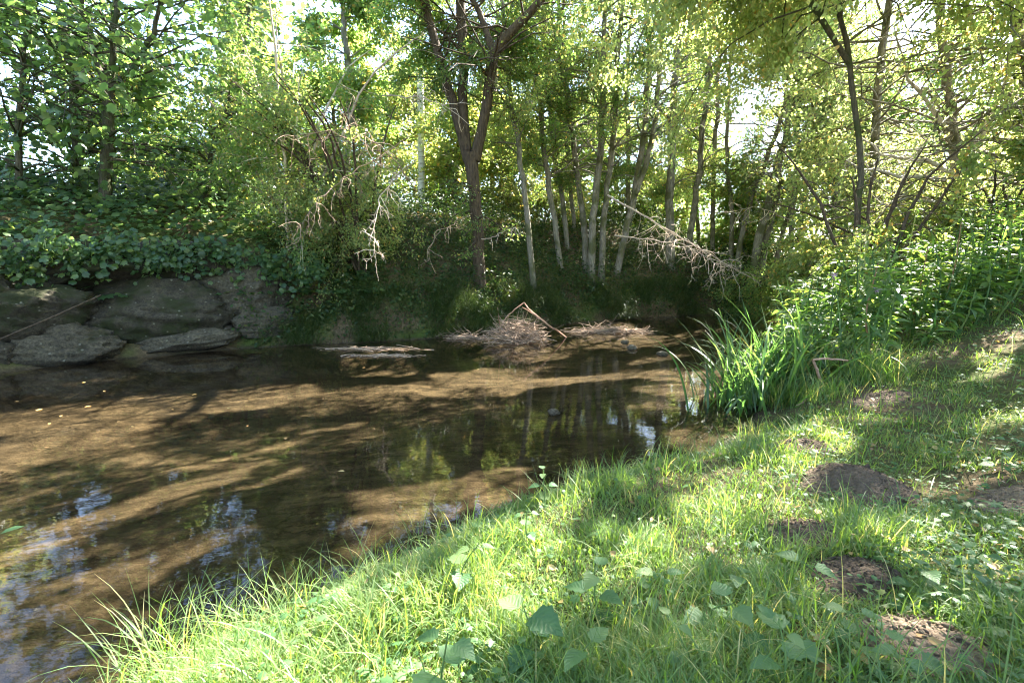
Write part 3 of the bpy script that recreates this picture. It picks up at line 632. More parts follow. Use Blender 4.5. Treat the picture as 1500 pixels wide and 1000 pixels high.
for i, (pts, w, Y_, nl, lab) in enumerate(RT):
    st = [stem_from_px(pts, w, Y_, 5, 26, .02)]
    if i == 0:  # added tree: long limbs reach over the stream to shade the water
        for Q in ([(6.8, 9.8, 5.5), (4.2, 9.6, 7.8), (1.6, 9.2, 9.0), (-.8, 9.0, 9.6)], [(6.8, 9.8, 6.2), (4.8, 8.4, 8.2), (3.0, 7.4, 9.4), (1.2, 6.6, 9.8)], [(6.8, 9.8, 6.8), (4.2, 11.2, 8.8), (2.0, 12.2, 10.2), (.2, 13, 11)],
                  [(6.8, 9.8, 7), (6.6, 11.4, 9), (6.2, 12.6, 10.4), (5.6, 14, 11)], [(6.8, 9.8, 7), (5.4, 10.6, 9.4), (4.0, 11, 10.8), (2.6, 10.8, 11.6)], [(6.8, 9.8, 6.6), (6.2, 8.4, 8.6), (5.6, 7.2, 9.8), (4.8, 6, 10.4)]):
            Q = np.array(Q); TP0 = st[0][0]; Q[0] = TP0[np.argmin(abs(TP0[:, 2] - Q[0, 2]))]; st.append(smooth_path(Q, [.05, .042, .03, .01], 20, .02))
        nl = 42000
    root = tree(lab, st, 'bark_maple' if i == 0 else 'bark_grey', 'leaf_bright', OVAL, .09, 80, (3.0 if i else 6.2, 12.5), 3.0 if i else 4.2, nl, name='bankside_tree', group=g, droop=.7, elev=(-5, 40), spread=.22, nt=9)
    if i == 2:
        mb = MB()
        for ch in ([(1405, 262), (1370, 262), (1320, 258), (1270, 250), (1240, 235)], [(1400, 255), (1350, 235), (1300, 228), (1260, 200)], [(1408, 280), (1450, 262), (1500, 255), (1540, 250)],
                   [(1398, 210), (1360, 150), (1330, 110), (1310, 40)], [(1400, 240), (1440, 190), (1470, 120), (1490, 60)], [(1410, 330), (1370, 300), (1330, 290), (1290, 300)]):
            Pq, Rq = smooth_path([at(a, b, Y_ - .25 * k) for k, (a, b) in enumerate(ch)], np.linspace(.055, .012, len(ch)), 14, .04)
            tubes(mb, Pq, Rq, 6, .3)
            sub = shoots(Pq[rng.integers(3, 14, 26)], rng.normal(0, 1, (26, 3)) * np.array([1, .6, .8]), rng.uniform(.3, 1.1, 26), 5, .5, .18)
            tubes(mb, sub, np.linspace(.010, .003, 5)[None].repeat(26, 0), 4, .5)
        part(mb, 'dead_bough', M['bough'], root)

# --- tall trees past the plateau
g = 'trees standing beyond the far bank'
BG = [(-15, 20, 6.5, 'broad'), (-11, 22, 6, 'broad'), (-7.2, 22, 6, 'broad'), (-4.2, 23, 7, 'broad'), (-1.2, 25, 8, 'thin'), (2.2, 27, 11, 'thin'), (9.5, 27, 12, 'thin'), (14, 24, 12, 'broad'), (18, 21, 12, 'broad'), (-19, 15, 6, 'broad'), (12.6, 18.5, 9, 'broad'), (17, 14, 11, 'broad'), (6.0, 30, 9, 'thin'), (.2, 21, 5, 'low'), (3.2, 23, 5.5, 'low'), (7.4, 25, 3.4, 'low'), (10.2, 22, 4.2, 'low'), (-2.6, 20, 4.5, 'low'), (-6.3, 18, 10.5, 'thin'), (-9.5, 20, 9.5, 'thin'), (17.5, 17.5, 6, 'low'), (21, 20, 8, 'broad')]
BL = ['bushy tree glowing behind the left maples, nearest the left edge', 'yellow green tree behind the straight maple trunk', 'bright backlit tree in the gap between maples and shrub', 'backlit tree behind the overhanging shrub', 'airy tree behind the white birch',
      'airy tree far behind the twin trunks', 'airy far tree behind the leaning pair', 'broad tree closing the view past the stream bend', 'broad pale tree far behind the sunlit boughs', 'dark tree filling the left corner behind the sapling',
      'leafy tree on the right bank by the stream bend', 'broad bright tree high on the right bank slope', 'small airy tree far behind the bright sky gap', 'low leafy tree behind the second slim stem', 'low leafy tree behind the twin trunks', 'low tree filling the foot of the bright sky gap', 'low tree behind the stout leaning trunk', 'low bright tree behind the forked trunk', 'tall airy tree closing the gap right of the maples', 'tall airy tree showing between the two maple trunks', 'low leafy tree behind the pale boughs on the right', 'broad tree closing the right edge behind the pale boughs']
for i, ((x, y, H, kind), lab) in enumerate(zip(BG, BL)):
    z = gz(x, y); W = [np.array([x, y, z - .2]), np.array([x + rng.normal(0, .2), y, z + H * .4]), np.array([x + rng.normal(0, .4), y + rng.normal(0, .3), z + H])]
    st = [smooth_path(W, [.18, .13, .03], 18, .04)]
    broad = kind != 'thin'
    tree(lab, st, 'bark_grey', 'leaf_pale' if i % 2 else 'leaf_mid', OVAL, .17, 60 if broad else 34, (z + (.4 if kind == 'low' else 1.0) if broad else z + 3.5, z + H), (2.4 if kind == 'low' else 3.3) if broad else 2.0, (4200 if kind == 'low' else 7000) if broad else 5400, name='tree', group=g, droop=.5, spread=.32, nt=7,
         shape=([0, .35, 1], [.8, 1, .35]))

# --- trees added to shade bank, water and rock wall, trunks outside the picture
g = 'canopy trees added for shade over the near bank'
for x, y, H, nl, lab in [(9.4, 5.0, 12, 10000, 'canopy tree added for shade on the grass slope just beyond the right edge'), (5.2, 1.2, 12, 8000, 'canopy tree added for shade on the bank to the right of the viewpoint'), (.6, -4.2, 12, 7000, 'canopy tree added for shade on the bank behind the viewpoint'), (-9.5, 1.5, 12, 8000, 'canopy tree added for shade, leaning over the water beyond the left edge')]:
    z = gz(x, y); W = [np.array([x, y, max(z, -.3) - .2]), np.array([x + .2, y, z + H * .4]), np.array([x - .3, y + .2, z + H])]
    tree(lab, [smooth_path(W, [.2, .15, .03], 18, .04)], 'bark_grey', 'leaf_mid', OVAL, .16, 60, (z + 4.6, z + H), 3.0 if x > 9 else 3.6, nl, name='added_shade_tree', group=g, droop=.5, spread=.3, nt=7, shape=([0, .4, 1], [.9, 1, .4]))

# ================================================================== SHRUBS
g = 'shrubs along the far bank'
def shrub(label, base, nst, H, lean, Lb, nb, nleaf, leafmat, leaf, size, bark='twig', spread=.16, group=g, zlo=.5, mask=True, lw=.35, droop=.8):
    sts = []
    for k in range(nst):
        a = rng.normal(0, lw, 2); top = np.array(base) + np.array([lean[0] + a[0] * H, lean[1] + a[1] * H * .6, H * rng.uniform(.75, 1.1)])
        mid = (np.array(base) * .5 + top * .5) + np.array([a[0] * .3, 0, .25 * H])
        sts.append(smooth_path([np.array(base) + np.append(rng.normal(0, .12, 2), -.1), mid, top], [.035, .025, .008], 12, .03))
    return tree(label, sts, bark, leafmat, leaf, size, nb, (base[2] + zlo, base[2] + H * 1.1), Lb, nleaf, cat='shrub', name='shrub', group=group, droop=droop, spread=spread, elev=(-20, 40), mask=mask)
b = at(530, 400, 12.6); b[2] = gz(b[0], b[1])
shrub('pale leaved shrub overhanging the water left of the forked tree', b, 11, 3.9, (-.6, -2.2), 1.5, 110, 9500, 'leaf_pale', OVAL, .06, 'bark_dark')
b = at(430, 360, 12.2); b[2] = gz(b[0], b[1])
shrub('leafy green shrub between the maples and the overhanging shrub', b, 8, 5.2, (-.3, -.4), 1.5, 80, 7500, 'leaf_mid', OVAL, .075)
b = at(1085, 430, 17.9); b[2] = gz(b[0], b[1])
shrub('dark drooping bush shading the water at the stream bend', b, 9, 1.7, (.1, -1.3), 1.5, 90, 7500, 'leaf_mid', OVAL, .07, 'bark_dark', mask=False, zlo=.1)
b = at(820, 370, 20); b[2] = gz(b[0], b[1])
shrub('low sunlit bush on the bank top behind the twin trunks', b, 7, 2.0, (0, 0), 1.2, 60, 2600, 'leaf_pale', OVAL, .08, 'bark_grey', zlo=.1)
b = at(915, 370, 22); b[2] = gz(b[0], b[1])
shrub('green bush on the bank top left of the ivy footed trunk', b, 7, 2.2, (0, 0), 1.3, 60, 2800, 'leaf_mid', OVAL, .08, 'bark_grey', zlo=.1)
b = at(752, 370, 19.5); b[2] = gz(b[0], b[1])
shrub('yellowish bush on the bank top right behind the forked trunk', b, 7, 2.4, (0, 0), 1.3, 60, 2800, 'leaf_pale', OVAL, .08, 'bark_grey', zlo=.1)
b = at(1060, 390, 23); b[2] = gz(b[0], b[1])
shrub('leafy bush filling the space behind the leaning pair', b, 7, 3.2, (0, 0), 1.6, 70, 3200, 'leaf_mid', OVAL, .09, 'bark_grey', zlo=.1)
b = at(330, 330, 15.5); b[2] = gz(b[0], b[1])
shrub('bright bush on the bank top behind the left maples', b, 8, 2.4, (0, 0), 1.5, 70, 4600, 'leaf_pale', OVAL, .09, 'bark_grey', zlo=.1)
g2 = 'bushes on the right bank'
for px, py, Y_, H, lab in [(1262, 440, 9.4, 2.9, 'tall leafy bush wrapped around the slim dark trunk in the thicket'), (1200, 430, 12.5, 1.9, 'bright bush behind the tall yellow stemmed balsams'), (1350, 400, 11.5, 2.1, 'sunlit bramble bush under the pale bare boughs'), (1470, 400, 9.5, 1.8, 'leafy bush at the right edge above the grass slope'), (1600, 380, 8.5, 2.2, 'bush just beyond the right edge on the slope')]:
    b = at(px, py, Y_); b[2] = gz(b[0], b[1])
    shrub(lab, b, 8, H, (0, 0), 1.25, 80, 6000, 'leaf_pale', OVAL, .085, 'bark_dark', group=g2, zlo=.05, lw=.5)

# dead overhanging bough with bare twigs by the shrub
def dead_branch(label, chain, r0, nsub, Ls, name='dead_branch', cat='branch', mat='twig', droop=.6, group=None, second=3, dirb=(0, -.3, -.6)):
    P, R = smooth_path(chain, np.linspace(r0, r0 * .25, len(chain)), 18, .02); mb = MB(); tubes(mb, P, R, 6, .3)
    i = rng.integers(4, 18, nsub); d = rng.normal(0, .8, (nsub, 3)) + np.array(dirb)
    S = shoots(P[i], d, rng.uniform(.5, 1.1, nsub) * Ls, 6, droop, .2); tubes(mb, S, np.linspace(.009, .003, 6)[None].repeat(nsub, 0), 4)
    n2 = nsub * second; k = rng.integers(0, nsub, n2); j = rng.integers(1, 6, n2)
    S2 = shoots(S[k, j], rng.normal(0, .8, (n2, 3)) + np.array(dirb) * .6, rng.uniform(.25, .6, n2) * Ls * .5, 5, droop, .22); tubes(mb, S2, np.linspace(.005, .0022, 5)[None].repeat(n2, 0), 3)
    return tag(mb.build(name, M[mat], None, True, origin=P[0]), label, cat, group)
g = 'bare dead branches'
dead_branch('hanging bunch of pale bare twigs over the dark water', [at(610, 235, 12.4), at(575, 262, 11.2), at(554, 300, 10.3), at(550, 325, 9.9), at(547, 350, 9.7), at(551, 382, 9.6)], .013, 24, .55, droop=1.2, group=g, mat='twig', dirb=(0, -.1, -1.2))
dead_branch('tangle of thin sunlit twigs over the overhanging shrub', [at(610, 280, 11.6), at(560, 215, 10.9), at(500, 190, 10.3), at(430, 200, 10)], .014, 26, .9, droop=1.0, group=g, mat='drift')
dead_branch('bare twiggy bough arching down left of the hanging twigs', [at(600, 200, 11.8), at(540, 240, 10.9), at(480, 280, 10.2), at(440, 330, 9.9)], .013, 22, .8, droop=1.0, group=g, mat='drift')
dead_branch('crooked dead snag on the forked trunk below its fork', [at(703, 350, 13.8), at(720, 348, 13.6), at(735, 340, 13.4), at(755, 333, 13.2)], .02, 5, .4, group=g)
dead_branch('long pale fallen bough slanting from the thick trunk to the bend', [at(890, 286, 16), at(945, 318, 15.4), at(1000, 350, 15), at(1060, 385, 14.6), at(1110, 412, 14.4)], .035, 34, 1.1, droop=.6, group=g)
dead_branch('second fallen bough, bare twigs fanning over the dark bush', [at(900, 345, 15.6), at(960, 352, 15.2), at(1010, 362, 14.8), at(1060, 395, 14.5)], .026, 30, 1.0, droop=.4, group=g)
dead_branch('thin bare twigs drooping in front of the forked trunk base', [at(692, 312, 13.8), at(668, 326, 12.6), at(642, 342, 11.6), at(628, 370, 11.2), at(638, 400, 11)], .012, 10, .5, droop=1, group=g, mat='drift')
dead_branch('bare twig spray against the sunlit leaning trunks', [at(1180, 330, 15), at(1150, 320, 15), at(1110, 305, 15), at(1060, 312, 15)], .016, 16, .8, droop=.3, group=g, dirb=(-.3, 0, 0))
# limbs of twigs crossing high in front of the forked tree
dead_branch('bare twigs crossing in front of the forked trunk high up', [at(560, 140, 13.4), at(620, 145, 13.2), at(660, 160, 13.1), at(700, 195, 13)], .02, 16, .8, droop=.5, group=g, dirb=(.4, -.2, -.2))

# ================================================================== DRIFTWOOD
def twig_heap(label, c, rx, ry, h, n, name='driftwood_pile', ln=(.3, .9), flat=1.0):
    mb = MB(); a = rng.random(n) * 2 * PI; r = np.sqrt(rng.random(n)); r = r * (.4 + .6 * rng.random(n))
    x = rx * r * np.cos(a); y = ry * r * np.sin(a); top = h * np.clip(1 - r ** 1.5, 0, 1)
    S = np.stack([c[0] + x, c[1] + y, c[2] + top * rng.random(n)], 1)
    az = rng.random(n) * 2 * PI; el = rng.normal(0, .3, n) * flat; d = np.stack([np.cos(az) * 1.4, np.sin(az) * .8, np.tan(el) * .8], 1)
    ln_ = rng.uniform(*ln, n); P = shoots(S - unit(d) * (ln_ * .5)[:, None], d, ln_, 5, .1, .12); P[..., 2] = np.clip(P[..., 2], -.03, .018 if h < .01 else 9)
    tubes(mb, P, rng.uniform(.004, .013, n)[:, None] * np.linspace(1, .5, 5)[None], 4)
    return tag(mb.build(name, M['drift'], None, True, origin=c), label, 'driftwood', 'driftwood in the stream')
twig_heap('domed heap of brown twigs stranded mid stream under the forked stick', onz(757, 500), .85, .55, .52, 400, ln=(.2, 1.0), flat=1.5)
twig_heap('long flat heap of twigs behind the domed heap', onz(890, 487) + np.array([0, 0, .02]), 1.35, .4, .09, 300, ln=(.2, .8), flat=.5)
twig_heap('thin raft of twigs and leaves left of the domed heap', onz(560, 521), .85, .2, .008, 150, ln=(.08, .35), flat=.15)
twig_heap('strip of pale twigs on the silt before the domed heap', onz(690, 497) + np.array([-.1, .2, 0]), .7, .25, .05, 110, flat=.4)
twig_heap('few twigs lying on the waterline under the bank grass', onz(540, 511), 1.2, .2, .009, 60, flat=.15)
mb = MB()
tubes(mb, *smooth_path([onz(829, 494), at(800, 473, 11.1), at(774, 452, 11.1), at(768, 443, 11.1)], [.02, .022, .018, .012], 12, .01), 6)
tubes(mb, *smooth_path([at(768, 443, 11.1), at(756, 452, 11.05), at(742, 464, 11), at(733, 478, 10.9)], [.012, .012, .01, .006], 10, .01), 5)
tubes(mb, *smooth_path([at(790, 468, 11.1), at(775, 456, 11.0), at(765, 450, 10.9)], [.012, .01, .006], 8, .01), 5)
tubes(mb, *smooth_path([onz(731, 490) + np.array([0, .1, .1]), at(731, 470, 10.9), at(729, 450, 10.9)], [.014, .012, .01], 8, .01), 5)
tag(mb.build('forked_stick', M['stick'], None, True, origin=onz(829, 494)), 'bent forked stick poking up from the domed twig heap', 'stick', 'sticks')
mb = MB(); tubes(mb, *smooth_path([hit(1199, 594) - np.array([0, 0, .05]), at(1206, 568, 5.35), at(1199, 548, 5.3), at(1191, 527, 5.25)], [.016, .016, .015, .014], 14, .004), 7)
tubes(mb, *smooth_path([at(1191, 527, 5.25), at(1205, 525.5, 5.2), at(1225, 526, 5.1), at(1243, 528, 5.0)], [.014, .012, .010, .007], 10, .003), 7)
tubes(mb, *smooth_path([at(1196, 574, 5.3), at(1185, 583, 5.2), at(1166, 594, 5.1)], [.006, .005, .004], 8, .003), 5)
tag(mb.build('broken_stick', M['stick'], None, True, origin=hit(1199, 594)), 'snapped brown stick standing in the grass, top bent over sideways', 'stick', 'sticks')
mb = MB(); tubes(mb, *smooth_path([hit(1490, 468), at(1496, 452, 6.9), at(1506, 440, 6.8)], [.02, .018, .015], 8, .004), 6)
tag(mb.build('stick', M['stick'], None, True, origin=hit(1490, 468)), 'short pale stick on the grass slope at the right edge', 'stick', 'sticks')

# ================================================================== IRIS AND BALSAM
def blades(mb, base, az, length, width, lean, curl, seg=6, tint=None, twist=.3):
    """curved strap blades"""
    N = len(base); t = np.linspace(0, 1, seg + 1)
    el = lean[:, None] + curl[:, None] * t[None] ** 1.6          # angle from vertical
    dl = (length / seg)[:, None]
    r = np.concatenate([np.zeros((N, 1)), np.cumsum(np.sin(el[:, :-1]) * dl, 1)], 1); z = np.concatenate([np.zeros((N, 1)), np.cumsum(np.cos(el[:, :-1]) * dl, 1)], 1)
    c, s = np.cos(az)[:, None], np.sin(az)[:, None]
    P = base[:, None] + np.stack([r * c, r * s, z], -1)
    tw = az + PI / 2 + rng.normal(0, twist, N); sd = np.stack([np.cos(tw), np.sin(tw), np.zeros(N)], 1)
    w = width[:, None] * np.interp(t, [0, .15, .6, 1], [.6, 1, .8, .04])[None]
    V = np.stack([P - sd[:, None] * w[..., None], P + sd[:, None] * w[..., None]], 2)
    k = 2 * (seg + 1); i = np.arange(seg) * 2; fq = np.stack([i, i + 1, i + 3, i + 2], 1)
    tint = rng.random(N) if tint is None else tint
    mb.add(V, [(fq[None] + (np.arange(N) * k)[:, None, None]).reshape(-1, 4)], tint=np.repeat(tint, k))
g = 'iris clumps at the water edge'
for px, py, n, Lm, lab in [(1068, 588, 46, .95, 'iris clump furthest left, long blades arching over the water'), (1105, 578, 52, 1.0, 'tall upright iris clump beside the left arching one'),
        (1098, 602, 22, .8, 'small iris clump in front with one broad blade standing in the water'), (1150, 572, 44, .95, 'iris clump in the middle, leaning into the balsams'), (1205, 552, 34, .85, 'iris clump behind the snapped stick'), (1128, 590, 34, .85, 'iris clump between the upright clump and the fine tussock')]:
    b = hit(px, py); n = int(n * 1.6); mb = MB(); bs = b + np.stack([rng.normal(0, .2, n), rng.normal(0, .17, n), np.full(n, -.04)], 1)
    blades(mb, bs, rng.random(n) * 2 * PI, 1.3 * Lm * rng.uniform(.45, 1.2, n), rng.uniform(.009, .019, n), rng.uniform(.05, .75, n), rng.uniform(.3, 2.6, n) * rng.random(n) ** .3, 10, np.where(rng.random(n) < .05, 1.0, rng.random(n) * .8))
    tag(mb.build('iris_clump', M['iris'], None, False, origin=b), lab, 'iris', g)
g = 'tussocks beside the snapped stick'
for px, py, n, Lm, lab in [(1155, 592, 420, .42, 'fine grass tussock hanging over the water below the iris'), (1285, 560, 320, .6, 'arching sedge tussock right of the snapped stick'), (1215, 585, 300, .35, 'low bright tussock at the foot of the snapped stick')]:
    b = hit(px, py); mb = MB(); bs = b + np.stack([rng.normal(0, .14, n), rng.normal(0, .12, n), np.full(n, -.03)], 1)
    blades(mb, bs, rng.random(n) * 2 * PI, Lm * rng.uniform(.5, 1.2, n), rng.uniform(.002, .004, n), rng.uniform(.1, .7, n), rng.uniform(.4, 1.8, n), 6)
    tag(mb.build('grass_tussock', M['grass'], None, False, origin=b), lab, 'tussock', g)

def balsam_geo(ms, ml, b, H, n, size, lean):
    top = b + np.array([lean[0], lean[1], H]); P, R = smooth_path([b - [0, 0, .1], (b + top) / 2 + np.append(rng.normal(0, .04, 2), 0), top], [.014, .011, .005], 12, .006)
    tubes(ms, P, R, 6)
    t = np.sort(rng.uniform(.25, 1, n)) * 10.99; j = t.astype(int); q_ = P[j] * (1 - (t - j))[:, None] + P[j + 1] * (t - j)[:, None]
    nl = 3; q_ = np.repeat(q_, nl, 0); az = np.repeat(rng.random(n) * 6, nl) + np.tile(np.arange(nl) * 2 * PI / nl, n) + rng.normal(0, .2, n * nl)
    ax = np.stack([np.cos(az), np.sin(az), rng.normal(.05, .35, len(az))], 1); nr = np.stack([-np.cos(az) * .3, -np.sin(az) * .3, np.ones(len(az))], 1) + rng.normal(0, .25, (len(az), 3))
    scatter(ml, HERBL, q_ + ax * .03, ax, nr, size * rng.uniform(.6, 1.15, len(az)) * np.repeat(np.interp(np.linspace(0, 1, n), [0, .6, 1], [.9, 1, .5]), nl))
    return P
# a fuller, toothed, arched leaf for plants near the camera
def big_leaf(nv=9, wid=.34, tooth=.05, arch=.22):
    v = []; lu = []; lv = []
    for i in range(nv):
        t = i / (nv - 1); w = wid * (math.sin(PI * min(1, t * .93 + .07) ** .72)) if 0 < i < nv - 1 else 0.0
        w = w * (1 - tooth * 2 + (tooth * 4 if i % 2 else 0)); z = -arch * t * t
        for s_ in (-1, -.5, 0, .5, 1):
            v.append((s_ * w, t - (.02 * abs(s_) if i % 2 else 0), z + .16 * abs(s_) * w * 1.2)); lu.append(s_ * .5); lv.append(t)
    f = []
    for i in range(nv - 1):
        for j in range(4): a = i * 5 + j; f.append((a, a + 1, a + 6, a + 5))
    T = tmpl(v, q=f); return T, np.array(lu), np.array(lv)
BIG, BLU, BLV = big_leaf()
BIGW, _, _ = big_leaf(wid=.46, tooth=.06, arch=.3)
HERBL = tmpl([(0, 0, 0), (-.13, .25, .05), (0, .3, .0), (.13, .25, .05), (-.15, .55, .02), (0, .6, -.04), (.15, .55, .02), (0, 1, -.2)], q=[(0, 2, 1, 1), ][:0], t=[(0, 2, 1), (0, 3, 2), (1, 2, 5), (1, 5, 4), (2, 3, 6), (2, 6, 5), (4, 5, 7), (5, 6, 7)])
g = 'tall balsams on the right bank'
BAL = [(1244, 500, 7.6, 1.75, 'stem_y', 0, 'tall balsam with yellow green stem, left one of the yellow stems'), (1266, 500, 7.4, 1.7, 'stem_y', 0, 'tall balsam with thick yellow stem beside the left yellow stem'),
       (1318, 500, 7.8, 1.85, 'stem_y', 0, 'tallest balsam, slanting yellow stem right of the pair'), (1330, 490, 7.3, 1.3, 'stem_r', 0, 'balsam with a bare reddish stem beside the tallest one'),
       (1215, 540, 6.5, 1.15, 'stem_g', 1, 'leafy balsam with a lilac flower head at its top, left'), (1297, 545, 6.1, .85, 'stem_g', 1, 'low balsam carrying a pink flower in the thicket'),
       (1160, 545, 6.6, 1.2, 'stem_g', 0, 'broad leaved balsam rising behind the iris'), (1375, 490, 7.6, 1.5, 'stem_r', 0, 'balsam at the right of the thicket with reddish stem'),
       (1275, 540, 6.2, 1.25, 'stem_r', 0, 'balsam with dark reddish stem in front of the yellow stems'), (1425, 470, 8, 1.6, 'stem_g', 0, 'leafy balsam under the pale bare boughs'),
       (1490, 455, 7.8, 1.6, 'stem_g', 0, 'leafy balsam at the right edge above the slope')]
for px, py, Y_, H, stm, fl, lab in BAL:
    b = at(px, py, Y_); b[2] = gz(b[0], b[1]); root = thing('balsam_plant', b, lab, 'plant', g); ms, ml = MB(), MB()
    P = balsam_geo(ms, ml, b, H, 13, .24, rng.normal(0, .12, 2)); part(ms, 'stem', M[stm], root); part(ml, 'foliage', M['balsam'], root, False)
    if fl:
        mf = MB(); n = 30; a, nr = rnd_leaf_frames(n, .2, -.6); scatter(mf, OVAL, P[-1] + rng.normal(0, .014, (n, 3)) + [0, 0, .03], a, nr, .034); part(mf, 'flower', M['petal'], root, False)
# dense thicket between them
mb, ms = MB(), MB()
def thicket_pts(n, x0, x1, y0, y1, cond):
    x = rng.uniform(x0, x1, n); y = rng.uniform(y0, y1, n); z, dn, df, ins = ground(x, y, True); k = (~ins) & cond(x, y, dn, df); return np.stack([x, y, z], 1)[k], dn[k]
pts, dn = thicket_pts(900, 2.6, 13, 5.4, 15, lambda x, y, dn, df: (dn < df) & (dn > .15) & (dn < 4.2) & (y > 5.6 + .35 * np.abs(x - 4.2)))
pts = pts[:420]
for p in pts:
    d = math.hypot(p[0], p[1]); balsam_geo(ms, mb, p, rng.uniform(.5, 1.5) * (1 if p[0] < 8 else 1.3), 11, .23, rng.normal(0, .15, 2))
for k_, f_ in ms.f.items():
    for f in f_: mb.f.setdefault(k_, []).append(f + mb.n)
mb.v += ms.v; mb.a['tint'] += [(o + mb.n, a) for o, a in ms.a['tint']]; mb.n += ms.n
tag(mb.build('undergrowth', M['balsam'], None, False), 'dense green thicket of leafy stalks on the right bank', 'undergrowth', kind='stuff')

# ================================================================== FOREGROUND HERBS
def herb(px, py, H, pairs, size, wide, label, name='nettle_plant', cat='plant', group='broad leaved plants in the foreground grass', top=True):
    H *= 1.15; size *= 1.3
    b = hit(px, py); root = thing(name, b, label, cat, group); ms, ml = MB(), MB()
    P, R = smooth_path([b - [0, 0, .03], b + [rng.normal(0, .02), rng.normal(0, .02), H * .5], b + [rng.normal(0, .04), rng.normal(0, .03), H]], [.004, .0035, .002], 10, .002); tubes(ms, P, R, 6)
    T = BIGW if wide else BIG; a0 = rng.random() * 6
    for i in range(pairs):
        t = (i + .9) / pairs; q_ = P[min(9, int(t * 9))]; s_ = size * (1 - .45 * t ** 2) if pairs > 2 else size
        for k in range(2):
            az = a0 + i * PI / 2 + k * PI + rng.normal(0, .15); ax = np.array([[math.cos(az), math.sin(az), rng.uniform(-.1, .35)]]); nr = np.array([[-.25 * math.cos(az), -.25 * math.sin(az), 1]]) + rng.normal(0, .12, (1, 3))
            e = q_ + ax[0] * .03; tubes(ms, np.array([q_, e]), np.array([.002, .0016]), 4)
            n0 = ml.n; scatter(ml, T, e[None], ax, nr, s_ * rng.uniform(.85, 1.1))
            ml.a.setdefault('lu', []).append((n0, BLU)); ml.a.setdefault('lv', []).append((n0, BLV))
    part(ms, 'stem', M['stem_g'], root); part(ml, 'foliage', M['leaf_herb'], root, True); return root
HB = [(880, 935, .26, 3, .085, 1, 'nettle with a crown of broad leaves, standing in the middle of the foreground grass'), (690, 880, .20, 3, .085, 1, 'pale broad leaved plant by the water edge grass'), (770, 985, .20, 2, .09, 1, 'low nettle at the bottom below the middle nettle'),
      (650, 1060, .28, 3, .10, 1, 'dark nettle cut off by the bottom edge, left of centre'), (1010, 990, .16, 3, .07, 0, 'small shaded nettle right of the middle nettle'), (1130, 1030, .2, 3, .09, 0, 'bottom edge nettle with long pointed leaves'),
      (1050, 945, .14, 2, .07, 1, 'pair of rounded leaves beside the small shaded nettle'), (1195, 875, .13, 1, .075, 1, 'single upright round plantain leaf by the dark soil'), (1240, 965, .14, 2, .065, 0, 'shaded herb left of the pale soil patch'),
      (780, 800, .18, 3, .06, 1, 'small bright herb on the bank edge above the grass'), (800, 745, .22, 3, .06, 1, 'upright herb standing at the waterline'), (1145, 985, .12, 2, .075, 1, 'blue green clump of leaves under the pointed nettle'),
      (955, 900, .12, 2, .06, 0, 'leafy sprig just right of the middle nettle'), (590, 905, .15, 5, .04, 0, 'feathery sprig hanging over the bank left of the pale plant'), (1420, 860, .14, 3, .06, 1, 'leafy herb near the right edge above the pale soil'),
      (1330, 870, .12, 2, .06, 1, 'low green herb between the dark soil and right edge'), (1370, 790, .12, 3, .06, 0, 'herb with jagged leaves right of the big molehill'), (1470, 690, .2, 3, .07, 1, 'dark leafy plant at the right edge beside the slope'),
      (1085, 880, .1, 2, .06, 1, 'rounded pale leaves low in the shaded grass'), (830, 1010, .16, 2, .08, 0, 'drooping leaf pair at the bottom edge, centre'), (1320, 1020, .14, 3, .07, 1, 'herb at the bottom edge below the pale soil')]
for h_ in HB: herb(*h_)

